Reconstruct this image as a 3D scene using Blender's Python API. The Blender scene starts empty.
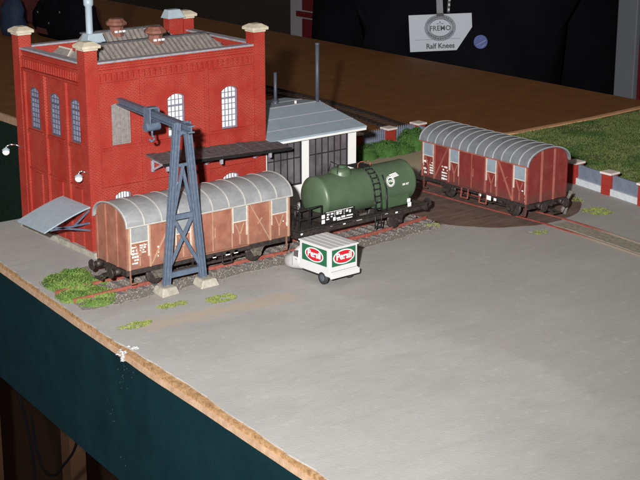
import bpy, math, random
from mathutils import Vector, Matrix, noise
random.seed(7)
R = math.radians
sc = bpy.context.scene
# ------------------------------------------------------------------ camera, world, flash, exposure
cam = bpy.data.objects.new('camera', bpy.data.cameras.new('camera'))
sc.collection.objects.link(cam)
cam.location = (-32.774, -57.768, 20.0)
cam.rotation_euler = (R(90 - 16.3), 0, R(-38.7))
cam.data.lens = 82.86
cam.data.sensor_width = 36
cam.data.clip_start = 0.5
cam.data.clip_end = 2000
sc.camera = cam
w = bpy.data.worlds.new('World'); sc.world = w; w.use_nodes = True
w.node_tree.nodes['Background'].inputs[0].default_value = (1.0, 0.86, 0.72, 1)
w.node_tree.nodes['Background'].inputs[1].default_value = 0.115
fl = bpy.data.lights.new('camera_flash', 'SPOT')
fl.shadow_soft_size = 0.7; fl.spot_size = R(62); fl.spot_blend = 1.0
fl.energy = 430000; fl.color = (1.0, 0.975, 0.94)
flo = bpy.data.objects.new('camera_flash', fl); sc.collection.objects.link(flo)
ca = Vector(cam.location)
cm = cam.rotation_euler.to_matrix()
flo.location = ca + cm @ Vector((-3.6, 2.8, 0.3))
flo.rotation_euler = (R(90 - 11.5), 0, R(-39.5))
sc.view_settings.view_transform = 'Standard'
sc.view_settings.look = 'None'
sc.view_settings.exposure = 0.0
sc.view_settings.gamma = 1.0
col = sc.collection

# ------------------------------------------------------------------ materials
def srgb(r, g, b):
    f = lambda c: (c / 255 / 12.92) if c / 255 <= 0.04045 else ((c / 255 + 0.055) / 1.055) ** 2.4
    return (f(r), f(g), f(b))
def mat(name, c, rough=0.6, metal=0.0, var=0.15, scale=3.0, bump=0.0, bscale=20.0, c2=None, spec=0.4, detail=6, emit=None):
    m = bpy.data.materials.new(name); m.use_nodes = True
    nt = m.node_tree; N = nt.nodes; L = nt.links
    b = N['Principled BSDF']
    b.inputs['Roughness'].default_value = rough; b.inputs['Metallic'].default_value = metal
    b.inputs['Specular IOR Level'].default_value = spec
    tc = N.new('ShaderNodeTexCoord')
    nz = N.new('ShaderNodeTexNoise'); nz.inputs['Scale'].default_value = scale; nz.inputs['Detail'].default_value = detail
    nz.inputs['Roughness'].default_value = 0.65
    L.new(tc.outputs['Object'], nz.inputs['Vector'])
    rp = N.new('ShaderNodeValToRGB'); rp.color_ramp.elements[0].position = 0.32; rp.color_ramp.elements[1].position = 0.68
    if c2 is None:
        a = [max(0, x * (1 - var)) for x in c]; d = [min(1, x * (1 + var)) for x in c]
    else:
        a, d = c, c2
    rp.color_ramp.elements[0].color = (*a, 1); rp.color_ramp.elements[1].color = (*d, 1)
    L.new(nz.outputs['Fac'], rp.inputs['Fac']); L.new(rp.outputs['Color'], b.inputs['Base Color'])
    if bump:
        n2 = N.new('ShaderNodeTexNoise'); n2.inputs['Scale'].default_value = bscale; n2.inputs['Detail'].default_value = 5
        L.new(tc.outputs['Object'], n2.inputs['Vector'])
        bp = N.new('ShaderNodeBump'); bp.inputs['Strength'].default_value = bump; bp.inputs['Distance'].default_value = 0.05
        L.new(n2.outputs['Fac'], bp.inputs['Height']); L.new(bp.outputs['Normal'], b.inputs['Normal'])
    return m
def mixin(m, fac_socket_fn, c):
    """blend colour c over the base colour of m where fac says"""
    nt = m.node_tree; N = nt.nodes; L = nt.links; b = N['Principled BSDF']
    old = b.inputs['Base Color'].links[0].from_socket
    mx = N.new('ShaderNodeMix'); mx.data_type = 'RGBA'
    L.new(old, mx.inputs[6]); mx.inputs[7].default_value = (*c, 1)
    L.new(fac_socket_fn(N, L), mx.inputs[0]); L.new(mx.outputs[2], b.inputs['Base Color'])
def noisefac(scale, lo, hi, stretch=(1, 1, 1), off=(0, 0, 0), amt=1.0, detail=5):
    def fn(N, L):
        tc = N.new('ShaderNodeTexCoord'); mp = N.new('ShaderNodeMapping')
        mp.inputs['Scale'].default_value = stretch; mp.inputs['Location'].default_value = off
        nz = N.new('ShaderNodeTexNoise'); nz.inputs['Scale'].default_value = scale; nz.inputs['Detail'].default_value = detail
        L.new(tc.outputs['Object'], mp.inputs['Vector']); L.new(mp.outputs['Vector'], nz.inputs['Vector'])
        mr = N.new('ShaderNodeMapRange'); mr.inputs['From Min'].default_value = lo; mr.inputs['From Max'].default_value = hi
        mr.inputs['To Max'].default_value = amt
        L.new(nz.outputs['Fac'], mr.inputs['Value'])
        return mr.outputs['Result']
    return fn
def linefac(p, q, width, nscale=1.2, wob=0.8, soft=0.5, amt=1.0):
    """a stain along the ground line p-q (object coordinates)"""
    p = Vector(p); q = Vector(q); d = (q - p); ln = d.length; d.normalize(); n = Vector((-d.y, d.x))
    def fn(N, L):
        tc = N.new('ShaderNodeTexCoord'); sx = N.new('ShaderNodeSeparateXYZ')
        nz = N.new('ShaderNodeTexNoise'); nz.inputs['Scale'].default_value = nscale; nz.inputs['Detail'].default_value = 8
        nz.inputs['Roughness'].default_value = 0.7
        L.new(tc.outputs['Object'], nz.inputs['Vector']); L.new(tc.outputs['Object'], sx.inputs[0])
        def math_(op, a, b=None, c=None):
            k = N.new('ShaderNodeMath'); k.operation = op
            for i, v in enumerate((a, b, c)):
                if v is None: continue
                if isinstance(v, (int, float)): k.inputs[i].default_value = v
                else: L.new(v, k.inputs[i])
            return k.outputs[0]
        x = math_('SUBTRACT', sx.outputs[0], p.x); y = math_('SUBTRACT', sx.outputs[1], p.y)
        a = math_('ADD', math_('MULTIPLY', x, d.x), math_('MULTIPLY', y, d.y))
        t = math_('SUBTRACT', a, math_('MAXIMUM', 0.0, math_('MINIMUM', a, ln)))
        s = math_('ADD', math_('MULTIPLY', x, n.x), math_('MULTIPLY', y, n.y))
        r = math_('SQRT', math_('ADD', math_('MULTIPLY', t, t), math_('MULTIPLY', s, s)))
        r = math_('ADD', r, math_('MULTIPLY', math_('SUBTRACT', nz.outputs['Fac'], 0.5), wob * 2))
        mr = N.new('ShaderNodeMapRange'); mr.inputs['From Min'].default_value = width + soft; mr.inputs['From Max'].default_value = width - soft
        mr.inputs['To Max'].default_value = amt
        L.new(r, mr.inputs['Value']); return mr.outputs['Result']
    return fn
def brickmat(name, c1, c2, mortar, bw=0.26, rh=0.095, ms=0.016, bump=0.6, mortar_amt=1.0):
    m = mat(name, c1, 0.62, 0, 0.12, 1.5, spec=0.35)
    nt = m.node_tree; N = nt.nodes; L = nt.links; b = N['Principled BSDF']
    tc = N.new('ShaderNodeTexCoord'); sx = N.new('ShaderNodeSeparateXYZ'); ad = N.new('ShaderNodeMath'); cx = N.new('ShaderNodeCombineXYZ')
    L.new(tc.outputs['Object'], sx.inputs[0]); L.new(sx.outputs[0], ad.inputs[0]); L.new(sx.outputs[1], ad.inputs[1])
    L.new(ad.outputs[0], cx.inputs[0]); L.new(sx.outputs[2], cx.inputs[1])
    bt = N.new('ShaderNodeTexBrick'); bt.inputs['Scale'].default_value = 1; bt.inputs['Brick Width'].default_value = bw
    bt.inputs['Row Height'].default_value = rh; bt.inputs['Mortar Size'].default_value = ms; bt.inputs['Mortar Smooth'].default_value = 0.3
    bt.inputs['Color1'].default_value = (*c1, 1); bt.inputs['Color2'].default_value = (*c2, 1); bt.inputs['Mortar'].default_value = (*mortar, 1)
    L.new(cx.outputs[0], bt.inputs['Vector'])
    # mottled wear: the mortar is wiped out in patches
    nz = N.new('ShaderNodeTexNoise'); nz.inputs['Scale'].default_value = 0.9; nz.inputs['Detail'].default_value = 6
    L.new(tc.outputs['Object'], nz.inputs['Vector'])
    mr = N.new('ShaderNodeMapRange'); mr.inputs['From Min'].default_value = 0.35; mr.inputs['From Max'].default_value = 0.65
    mr.inputs['To Min'].default_value = 0.0; mr.inputs['To Max'].default_value = mortar_amt
    L.new(nz.outputs['Fac'], mr.inputs['Value'])
    mx = N.new('ShaderNodeMix'); mx.data_type = 'RGBA'
    L.new(mr.outputs['Result'], mx.inputs[0]); L.new(b.inputs['Base Color'].links[0].from_socket, mx.inputs[6]); L.new(bt.outputs['Color'], mx.inputs[7])
    L.new(mx.outputs[2], b.inputs['Base Color'])
    bp = N.new('ShaderNodeBump'); bp.inputs['Strength'].default_value = bump; bp.inputs['Distance'].default_value = 0.03; bp.invert = True
    L.new(bt.outputs['Fac'], bp.inputs['Height']); L.new(bp.outputs['Normal'], b.inputs['Normal'])
    return m

M = {}
M['brick'] = brickmat('red_brick', (0.26, 0.019, 0.012), (0.205, 0.015, 0.010), (0.36, 0.075, 0.05), bw=0.19, rh=0.075, ms=0.013, bump=0.45, mortar_amt=0.9)
M['brick_side'] = M['brick']
M['cap'] = mat('beige_stone', (0.42, 0.37, 0.29), 0.8, bump=0.3)
M['parapet'] = mat('parapet_grey', (0.24, 0.23, 0.26), 0.7, var=0.25)
M['roofing'] = mat('weathered_roofing', (0.15, 0.135, 0.125), 0.75, c2=(0.25, 0.225, 0.21), scale=4, bump=0.2)
M['seam'] = mat('roof_seam_brown', (0.085, 0.07, 0.068), 0.75, c2=(0.16, 0.135, 0.13), scale=3)
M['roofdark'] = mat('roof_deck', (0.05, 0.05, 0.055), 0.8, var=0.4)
M['terracotta'] = mat('terracotta', (0.15, 0.060, 0.042), 0.75, var=0.25, bump=0.2)
M['bluegrey'] = mat('blue_grey_paint', (0.27, 0.34, 0.41), 0.5, var=0.12, scale=2)
M['bluelight'] = mat('pale_blue_plastic', (0.27, 0.33, 0.38), 0.45, var=0.08)
M['crane'] = mat('crane_blue_grey', (0.060, 0.083, 0.125), 0.5, c2=(0.095, 0.125, 0.175), scale=5, bump=0.15)
M['frame'] = mat('window_frame_grey', (0.15, 0.14, 0.19), 0.6, var=0.15)
M['frameb'] = mat('dark_violet_frame', (0.07, 0.065, 0.09), 0.6)
M['panew'] = mat('frosted_white_pane', (0.62, 0.65, 0.67), 0.25, var=0.04)
M['paneb'] = mat('blue_grey_pane', (0.20, 0.23, 0.33), 0.22, var=0.25, scale=3)
M['doorgrey'] = mat('weathered_door', (0.15, 0.13, 0.125), 0.7, c2=(0.23, 0.21, 0.205), scale=6, bump=0.2)
M['plank'] = mat('dark_plank', (0.045, 0.040, 0.043), 0.75, c2=(0.12, 0.105, 0.11), scale=5, bump=0.3)
M['bracket'] = mat('lilac_grey_metal', (0.27, 0.26, 0.32), 0.5)
M['white'] = mat('white_wall_paint', (0.66, 0.67, 0.66), 0.6, var=0.03)
M['vanwhite'] = mat('white_van_paint', (0.50, 0.50, 0.51), 0.35, var=0.02)
M['glassdark'] = mat('dark_shed_glass', (0.05, 0.045, 0.05), 0.16, c2=(0.15, 0.14, 0.15), scale=0.7, spec=0.6)
M['black'] = mat('black_plastic', (0.012, 0.012, 0.013), 0.45, var=0.4, scale=8)
M['blackmetal'] = mat('black_underframe', (0.014, 0.013, 0.014), 0.5, c2=(0.045, 0.035, 0.03), scale=6, bump=0.2)
M['mullion'] = mat('black_mullion', (0.018, 0.018, 0.022), 0.5)
M['pipe'] = mat('dark_pipe', (0.05, 0.055, 0.075), 0.5)
M['wag1'] = mat('faded_brown_red', (0.185, 0.066, 0.042), 0.7, c2=(0.275, 0.112, 0.075), scale=1.6, bump=0.1)
mixin(M['wag1'], noisefac(1.5, 0.52, 0.70, (1.6, 1.6, 0.7), amt=0.35), (0.33, 0.20, 0.14))
mixin(M['wag1'], noisefac(2.2, 0.56, 0.72, (2.4, 2.4, 0.5), (5, 2, 1), amt=0.25), (0.10, 0.045, 0.03))
M['wag2'] = mat('oxide_red', (0.130, 0.016, 0.014), 0.6, c2=(0.175, 0.026, 0.021), scale=2.0, bump=0.1)
mixin(M['wag2'], noisefac(1.7, 0.52, 0.75, (1.8, 1.8, 0.7), amt=0.2), (0.22, 0.09, 0.075))
def zgrime(z0, z1, amt):
    def fn(N, L):
        tc = N.new('ShaderNodeTexCoord'); sx = N.new('ShaderNodeSeparateXYZ'); nz = N.new('ShaderNodeTexNoise'); nz.inputs['Scale'].default_value = 2.6; nz.inputs['Detail'].default_value = 6
        L.new(tc.outputs['Object'], sx.inputs[0]); L.new(tc.outputs['Object'], nz.inputs['Vector'])
        a = N.new('ShaderNodeMath'); a.operation = 'MULTIPLY_ADD'; L.new(nz.outputs['Fac'], a.inputs[0]); a.inputs[1].default_value = 1.3; L.new(sx.outputs[2], a.inputs[2])
        mr = N.new('ShaderNodeMapRange'); mr.inputs['From Min'].default_value = z1 + 0.65; mr.inputs['From Max'].default_value = z0 + 0.65; mr.inputs['To Max'].default_value = amt
        L.new(a.outputs[0], mr.inputs['Value']); return mr.outputs['Result']
    return fn
mixin(M['wag2'], zgrime(1.0, 1.75, 0.6), (0.07, 0.045, 0.04))
mixin(M['wag1'], zgrime(1.0, 1.6, 0.45), (0.12, 0.075, 0.055))
M['mud'] = mat('muddy_springs', (0.045, 0.04, 0.03), 0.8, c2=(0.14, 0.125, 0.10), scale=6, bump=0.3)
M['rib1'] = mat('pale_batten', (0.33, 0.20, 0.135), 0.7, var=0.2)
M['rib2'] = mat('dusty_red_batten', (0.26, 0.085, 0.065), 0.65, var=0.2)
M['trimw'] = mat('white_trim', (0.48, 0.42, 0.37), 0.6, var=0.15, scale=6)
M['vent'] = mat('vent_blue_grey', (0.21, 0.22, 0.23), 0.55, var=0.12)
M['vent2'] = mat('vent_slate', (0.20, 0.245, 0.29), 0.55, var=0.12)
M['roof1'] = mat('grey_wagon_roof', (0.165, 0.17, 0.18), 0.5, c2=(0.25, 0.255, 0.268), scale=1.2, bump=0.05)
mixin(M['roof1'], noisefac(2.0, 0.55, 0.75, (0.8, 2, 2), amt=0.3), (0.37, 0.37, 0.38))
M['roof1rib'] = mat('light_roof_seam', (0.36, 0.35, 0.33), 0.6)
M['roof2'] = mat('slate_wagon_roof', (0.115, 0.122, 0.137), 0.45, c2=(0.175, 0.185, 0.205), scale=1.5, bump=0.05)
M['roof2rib'] = mat('pale_roof_seam', (0.32, 0.34, 0.36), 0.5)
M['tank'] = mat('olive_green_tank', (0.052, 0.088, 0.050), 0.42, c2=(0.074, 0.116, 0.068), scale=1.1, spec=0.5)
M['tankdark'] = mat('green_saddle', (0.046, 0.085, 0.044), 0.5)
M['decal'] = mat('white_lettering', (0.80, 0.80, 0.78), 0.5, var=0.02)
M['red'] = mat('signal_red', (0.45, 0.010, 0.02), 0.4, var=0.03)
M['green'] = mat('van_green', (0.015, 0.10, 0.048), 0.4, var=0.05)
M['blueink'] = mat('blue_ink', (0.03, 0.055, 0.24), 0.4)
M['rail'] = mat('rusty_red_rail', (0.20, 0.042, 0.032), 0.6, c2=(0.30, 0.095, 0.07), scale=3, bump=0.1)
M['rail2'] = mat('fading_red_rail', (0.19, 0.036, 0.028), 0.6, c2=(0.27, 0.08, 0.06), scale=3, bump=0.1)
mixin(M['rail2'], linefac((21.0, -14.0), (19.0, -30.0), 2.2, 1.0, 0.5, 0.8, 1.0), (0.24, 0.19, 0.15))
M['railtop'] = mat('worn_rail_head', (0.45, 0.12, 0.08), 0.35, c2=(0.5, 0.3, 0.24), scale=2, metal=0.3)
M['raildark'] = mat('dark_rail', (0.05, 0.035, 0.03), 0.4, metal=0.4)
M['sleeper'] = mat('dark_sleeper', (0.085, 0.075, 0.072), 0.8, c2=(0.22, 0.20, 0.19), scale=6, bump=0.3)
M['tyre'] = mat('tyre_rubber', (0.02, 0.02, 0.022), 0.7)
M['rim'] = mat('grey_wheel_rim', (0.10, 0.12, 0.15), 0.4, metal=0.3)
M['steel'] = mat('bright_steel', (0.55, 0.56, 0.58), 0.3, metal=0.9)
M['concrete'] = mat('footing_concrete', (0.24, 0.22, 0.18), 0.85, c2=(0.38, 0.36, 0.31), scale=3, bump=0.4)
def edgefac(x0, wob, soft, amt, nscale=0.28, y0=-8.5):
    def fn(N, L):
        tc = N.new('ShaderNodeTexCoord'); sx = N.new('ShaderNodeSeparateXYZ'); nz = N.new('ShaderNodeTexNoise'); nz.inputs['Scale'].default_value = nscale; nz.inputs['Detail'].default_value = 9; nz.inputs['Roughness'].default_value = 0.62
        L.new(tc.outputs['Object'], sx.inputs[0]); L.new(tc.outputs['Object'], nz.inputs['Vector'])
        a = N.new('ShaderNodeMath'); a.operation = 'MULTIPLY_ADD'; L.new(nz.outputs['Fac'], a.inputs[0]); a.inputs[1].default_value = wob; L.new(sx.outputs[0], a.inputs[2])
        mr = N.new('ShaderNodeMapRange'); mr.inputs['From Min'].default_value = x0 + wob / 2 - soft; mr.inputs['From Max'].default_value = x0 + wob / 2 + soft; mr.inputs['To Max'].default_value = amt
        L.new(a.outputs[0], mr.inputs['Value']); return mr.outputs['Result']
    return fn
# grey painted ground with stains
g = mat('grey_yard_paint', (0.298, 0.294, 0.290), 0.78, c2=(0.352, 0.349, 0.346), scale=0.22, bump=0.16, bscale=9, spec=0.3, detail=10)
mixin(g, noisefac(0.16, 0.46, 0.72, (0.5, 1.6, 1), (3, 1, 0), amt=0.30, detail=9), (0.44, 0.43, 0.415))
mixin(g, edgefac(5.6, 7.0, 0.35, 0.5), (0.278, 0.268, 0.254))
mixin(g, noisefac(0.45, 0.54, 0.62, (0.8, 1.4, 1), (12, 3, 0), amt=0.10, detail=9), (0.43, 0.43, 0.425))
mixin(g, noisefac(0.5, 0.55, 0.75, (0.6, 2.2, 1), (9, 4, 0), amt=0.40, detail=10), (0.265, 0.255, 0.245))
mixin(g, noisefac(2.5, 0.58, 0.70, (1, 1, 1), (1, 2, 0), amt=0.25, detail=8), (0.45, 0.43, 0.40))
mixin(g, linefac((-3.0, -9.7), (3.4, -10.3), 0.55, 1.3, 1.0, 0.35, 0.85), (0.40, 0.335, 0.275))
mixin(g, linefac((-3.4, -6.9), (15.5, -6.5), 0.25, 1.6, 0.7, 0.5, 0.55), (0.30, 0.27, 0.23))
mixin(g, linefac((20.6, -11), (20.2, -16), 0.4, 1.6, 0.5, 0.4, 0.5), (0.42, 0.36, 0.28))
mixin(g, linefac((21.0, 4.8), (26.5, 4.2), 1.3, 0.8, 0.9, 0.6, 0.75), (0.46, 0.36, 0.23))
mixin(g, linefac((21.5, 6.0), (27.5, 6.3), 1.2, 0.8, 0.6, 0.6, 0.7), (0.34, 0.27, 0.15))
mixin(g, noisefac(14.0, 0.62, 0.70, (1, 1, 1), (2, 7, 0), amt=0.35, detail=3), (0.22, 0.21, 0.20))
mixin(g, noisefac(1.8, 0.50, 0.66, (0.7, 1.6, 1), (8, 9, 0), amt=0.16, detail=10), (0.25, 0.243, 0.233))
M['ground'] = g
M['ballast'] = mat('ballast_bed', (0.14, 0.122, 0.108), 0.9, c2=(0.30, 0.275, 0.25), scale=7, bump=0.8, bscale=14)
M['infill'] = mat('sandy_infill', (0.17, 0.15, 0.12), 0.9, c2=(0.32, 0.29, 0.23), scale=5, bump=0.5, bscale=12)
M['stone'] = mat('gravel_stone', (0.11, 0.095, 0.083), 0.9, c2=(0.25, 0.225, 0.20), scale=2.5)
M['deckdirt'] = mat('turntable_brown', (0.085, 0.050, 0.038), 0.8, c2=(0.15, 0.098, 0.078), scale=1.0, bump=0.35, bscale=8)
mixin(M['deckdirt'], noisefac(1.5, 0.5, 0.7, (0.25, 3, 1), amt=0.5), (0.20, 0.14, 0.115))
M['chip'] = mat('chipboard', (0.19, 0.095, 0.035), 0.9, c2=(0.46, 0.29, 0.15), scale=5.5, bump=0.4, bscale=20, detail=10)
M['chiplip'] = mat('pale_ply_edge', (0.34, 0.21, 0.13), 0.85, c2=(0.50, 0.35, 0.24), scale=2.5, bump=0.3)
f_ = mat('teal_fascia_paint', (0.0025, 0.0155, 0.022), 0.5, c2=(0.0042, 0.023, 0.031), scale=0.6, bump=0.12, bscale=5, spec=0.35)
M['fascia'] = f_
M['fasciag'] = mat('dark_green_fascia', (0.006, 0.019, 0.014), 0.6, var=0.3)
M['plaster'] = mat('plaster_smear', (0.42, 0.44, 0.45), 0.9, bump=0.4)
M['scuff'] = mat('pale_scuff', (0.055, 0.08, 0.09), 0.9, var=0.4, scale=8)
M['table'] = mat('brown_hardboard', (0.14, 0.052, 0.011), 0.7, c2=(0.20, 0.080, 0.020), scale=0.7, bump=0.2, bscale=6, spec=0.3, detail=10)
mixin(M['table'], noisefac(0.5, 0.45, 0.8, (0.3, 2.0, 1), amt=0.4), (0.12, 0.048, 0.014))
M['strip'] = mat('tan_module_edge', (0.50, 0.25, 0.12), 0.8, c2=(0.62, 0.36, 0.19), scale=1.5)
M['turf'] = mat('turf_base', (0.065, 0.088, 0.022), 0.95, c2=(0.115, 0.13, 0.045), scale=0.45, bump=0.6, bscale=7)
mixin(M['turf'], noisefac(0.35, 0.52, 0.66, off=(4, 4, 0), amt=0.8), (0.035, 0.075, 0.012))
M['blade'] = mat('grass_blade', (0.072, 0.105, 0.022), 0.9, c2=(0.125, 0.15, 0.048), scale=0.5, detail=8)
mixin(M['blade'], noisefac(0.35, 0.50, 0.62, off=(4, 4, 0), amt=0.85), (0.026, 0.072, 0.010))
M['leaf'] = mat('hedge_foam', (0.025, 0.078, 0.010), 0.9, c2=(0.055, 0.13, 0.024), scale=2.0)
M['leaf2'] = mat('weed_foam', (0.045, 0.12, 0.015), 0.85, c2=(0.16, 0.215, 0.05), scale=1.6)
M['tuft'] = mat('yellow_green_tuft', (0.12, 0.16, 0.03), 0.9, c2=(0.23, 0.26, 0.08), scale=3)
M['fencegrey'] = mat('slate_blue_fence', (0.12, 0.145, 0.20), 0.7, c2=(0.165, 0.19, 0.25), scale=2)
M['basewhite'] = mat('pale_plinth', (0.50, 0.53, 0.57), 0.7, var=0.1)
M['capwhite'] = mat('pinkish_cap', (0.60, 0.52, 0.49), 0.7, var=0.1)
M['floor'] = mat('dark_brown_floor', (0.035, 0.016, 0.009), 0.8, c2=(0.06, 0.028, 0.016), scale=0.05)
M['wood'] = mat('trestle_wood', (0.055, 0.024, 0.010), 0.8, c2=(0.09, 0.04, 0.017), scale=0.3)
M['shirt'] = mat('black_shirt', (0.003, 0.0028, 0.004), 0.95, c2=(0.006, 0.0055, 0.008), scale=0.25, bump=0.3, bscale=0.4, spec=0.05)
M['skin'] = mat('skin', (0.55, 0.32, 0.22), 0.55, var=0.06, scale=0.2)
M['hair'] = mat('dark_hair', (0.02, 0.014, 0.01), 0.7)
M['jeans'] = mat('dark_jeans', (0.02, 0.03, 0.06), 0.9, var=0.2, scale=0.4)
M['card'] = mat('badge_card', (0.42, 0.47, 0.53), 0.5, var=0.03, scale=0.3)
M['ink'] = mat('grey_ink', (0.05, 0.055, 0.07), 0.6)
M['inklight'] = mat('pale_ink', (0.19, 0.21, 0.25), 0.6)
M['clip'] = mat('clear_badge_clip', (0.17, 0.17, 0.20), 0.3, var=0.2, scale=1)
M['backwall'] = mat('dark_hall_wall', (0.07, 0.06, 0.055), 0.9, c2=(0.10, 0.09, 0.08), scale=0.03)
M['darkred'] = mat('dark_red_paint', (0.10, 0.006, 0.010), 0.6)
M['panelgrey'] = mat('pale_board', (0.26, 0.25, 0.27), 0.8, var=0.08, scale=0.2)
M['post'] = mat('grey_post', (0.125, 0.135, 0.155), 0.7, var=0.06, scale=0.1)
M['redcloth'] = mat('dark_red_cloth', (0.06, 0.008, 0.010), 0.95, var=0.3, scale=0.3)
M['blueplastic'] = mat('deep_blue_cloth', (0.010, 0.022, 0.055), 0.8, var=0.4, scale=0.5)
M['lampglass'] = mat('white_lamp_globe', (0.9, 0.92, 0.9), 0.2, var=0.01)

# ------------------------------------------------------------------ mesh helpers
class MB:
    def __init__(s): s.v = []; s.f = []; s.sm = []
    def add(s, vs, fs, smooth=False):
        o = len(s.v); s.v += [tuple(v) for v in vs]; s.f += [tuple(i + o for i in f) for f in fs]; s.sm += [smooth] * len(fs); return s
    def box(s, x0, x1, y0, y1, z0, z1):
        return s.add([(x0, y0, z0), (x1, y0, z0), (x1, y1, z0), (x0, y1, z0), (x0, y0, z1), (x1, y0, z1), (x1, y1, z1), (x0, y1, z1)],
                     [(0, 3, 2, 1), (4, 5, 6, 7), (0, 1, 5, 4), (1, 2, 6, 5), (2, 3, 7, 6), (3, 0, 4, 7)])
    def hexa(s, b, t):      # bottom quad, top quad (both ccw from above)
        return s.add(list(b) + list(t), [(0, 3, 2, 1), (4, 5, 6, 7), (0, 1, 5, 4), (1, 2, 6, 5), (2, 3, 7, 6), (3, 0, 4, 7)])
    def bar(s, p, q, w, h=None, up=(0, 0, 1)):   # rectangular bar between two points
        h = h or w; p = Vector(p); q = Vector(q); d = (q - p).normalized(); u = Vector(up)
        if abs(d.dot(u)) > 0.98: u = Vector((0, 1, 0))
        a = d.cross(u).normalized() * w / 2; b = a.cross(d).normalized() * h / 2
        c = [p - a - b, p + a - b, p + a + b, p - a + b, q - a - b, q + a - b, q + a + b, q - a + b]
        return s.add(c, [(0, 3, 2, 1), (4, 5, 6, 7), (0, 1, 5, 4), (1, 2, 6, 5), (2, 3, 7, 6), (3, 0, 4, 7)])
    def cyl(s, p, q, r0, r1=None, n=16, caps=True, smooth=True):
        r1 = r0 if r1 is None else r1
        p = Vector(p); q = Vector(q); d = (q - p).normalized(); u = Vector((0, 0, 1)) if abs(d.z) < 0.9 else Vector((1, 0, 0))
        a = d.cross(u).normalized(); b = d.cross(a).normalized()
        vs = []
        for k in range(n):
            t = 2 * math.pi * k / n; e = a * math.cos(t) + b * math.sin(t); vs += [p + e * r0, q + e * r1]
        s.add(vs, [(2 * k, 2 * k + 1, (2 * k + 3) % (2 * n), (2 * k + 2) % (2 * n)) for k in range(n)], smooth)
        if caps:
            o = len(s.v) - 2 * n
            s.f.append(tuple(o + 2 * k for k in range(n))); s.sm.append(False)
            s.f.append(tuple(o + 2 * k + 1 for k in reversed(range(n)))); s.sm.append(False)
        return s
    def tube(s, pts, r, n=8):
        for a, b in zip(pts, pts[1:]): s.cyl(a, b, r, r, n)
        return s
    def lathe(s, prof, c=(0, 0, 0), axis=2, n=24):  # prof: (r, h)
        vs = []
        for r, h in prof:
            for k in range(n):
                t = 2 * math.pi * k / n; x, y = r * math.cos(t), r * math.sin(t)
                v = (x, y, h) if axis == 2 else ((h, x, y) if axis == 0 else (x, h, y))
                vs.append((v[0] + c[0], v[1] + c[1], v[2] + c[2]))
        fs = [(i * n + k, i * n + (k + 1) % n, (i + 1) * n + (k + 1) % n, (i + 1) * n + k) for i in range(len(prof) - 1) for k in range(n)]
        s.add(vs, fs, True); return s
    def prism(s, poly, a0, a1, plane='xz'):   # poly in plane, extruded along the third axis
        n = len(poly)
        f = {'xz': lambda u, v, t: (u, t, v), 'yz': lambda u, v, t: (t, u, v), 'xy': lambda u, v, t: (u, v, t)}[plane]
        vs = [f(u, v, a0) for u, v in poly] + [f(u, v, a1) for u, v in poly]
        return s.add(vs, [tuple(range(n)), tuple(range(2 * n - 1, n - 1, -1))] + [(i, i + n, (i + 1) % n + n, (i + 1) % n) for i in range(n)])
    def build(s, name, m, parent=None, bevel=0.0, loc=None, stuff=False, recalc=True):
        me = bpy.data.meshes.new(name); me.from_pydata(s.v, [], s.f); me.update()
        if recalc:
            import bmesh
            bm = bmesh.new(); bm.from_mesh(me); bmesh.ops.recalc_face_normals(bm, faces=bm.faces); bm.to_mesh(me); bm.free()
        me.polygons.foreach_set('use_smooth', s.sm)
        mats = m if isinstance(m, (list, tuple)) else [m]
        for k in mats: me.materials.append(M[k])
        o = bpy.data.objects.new(name, me); col.objects.link(o)
        if parent is not None: o.parent = parent
        if loc is not None: o.location = loc
        if bevel:
            b = o.modifiers.new('bevel', 'BEVEL'); b.width = bevel; b.segments = 2; b.limit_method = 'ANGLE'; b.angle_limit = R(40)
        if stuff: o['kind'] = 'stuff'
        return o
def box(name, m, parent, *a, bevel=0.0): return MB().box(*a).build(name, m, parent, bevel)
def struct(o): o['kind'] = 'structure'; return o
def tag(o, label, cat, group=None):
    o['label'] = label; o['category'] = cat
    if group: o['group'] = group
    return o
def thing(name, label, cat, loc=(0, 0, 0), rz=0, group=None):
    o = bpy.data.objects.new(name, None); col.objects.link(o); o.location = loc; o.rotation_euler = (0, 0, R(rz))
    return tag(o, label, cat, group)
kids = {}
def copy_tree(o, parent=None):
    c = o.copy(); col.objects.link(c)
    if parent: c.parent = parent
    for ch in [x for x in bpy.data.objects if x.parent == o]: copy_tree(ch, c)
    return c
def text_mesh(body, size, bold=0.0, extrude=0.004, shear=0.0, spacing=1.0):
    cu = bpy.data.curves.new('t', 'FONT'); cu.body = body; cu.size = size; cu.extrude = extrude; cu.offset = bold; cu.shear = shear
    cu.align_x = 'CENTER'; cu.align_y = 'CENTER'; cu.resolution_u = 3; cu.space_character = spacing
    o = bpy.data.objects.new('t', cu); me = bpy.data.meshes.new_from_object(o)
    bpy.data.objects.remove(o); return me
def text(name, body, size, m, parent, mtx, bold=0.0, **k):
    me = text_mesh(body, size, bold, **k); me.name = name; me.transform(mtx); me.materials.clear(); me.materials.append(M[m])
    o = bpy.data.objects.new(name, me); col.objects.link(o); o.parent = parent; return o
FRONT = Matrix(((1, 0, 0, 0), (0, 0, -1, 0), (0, 1, 0, 0), (0, 0, 0, 1)))       # faces -Y, reads along +X
LEFTF = Matrix(((0, 0, -1, 0), (-1, 0, 0, 0), (0, 1, 0, 0), (0, 0, 0, 1)))      # faces -X, reads along -Y
def T(x, y, z): return Matrix.Translation((x, y, z))

# ------------------------------------------------------------------ the setting
EDGE = [(-3.2, 8.2), (-3.76, 2.0), (-4.31, -2.83), (-4.8, -7.13), (-5.15, -10.62), (-5.48, -13.53), (-5.78, -17.29), (-6.1, -20.72), (-6.5, -25.22), (-7.2, -34), (-8.0, -44)]
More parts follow.
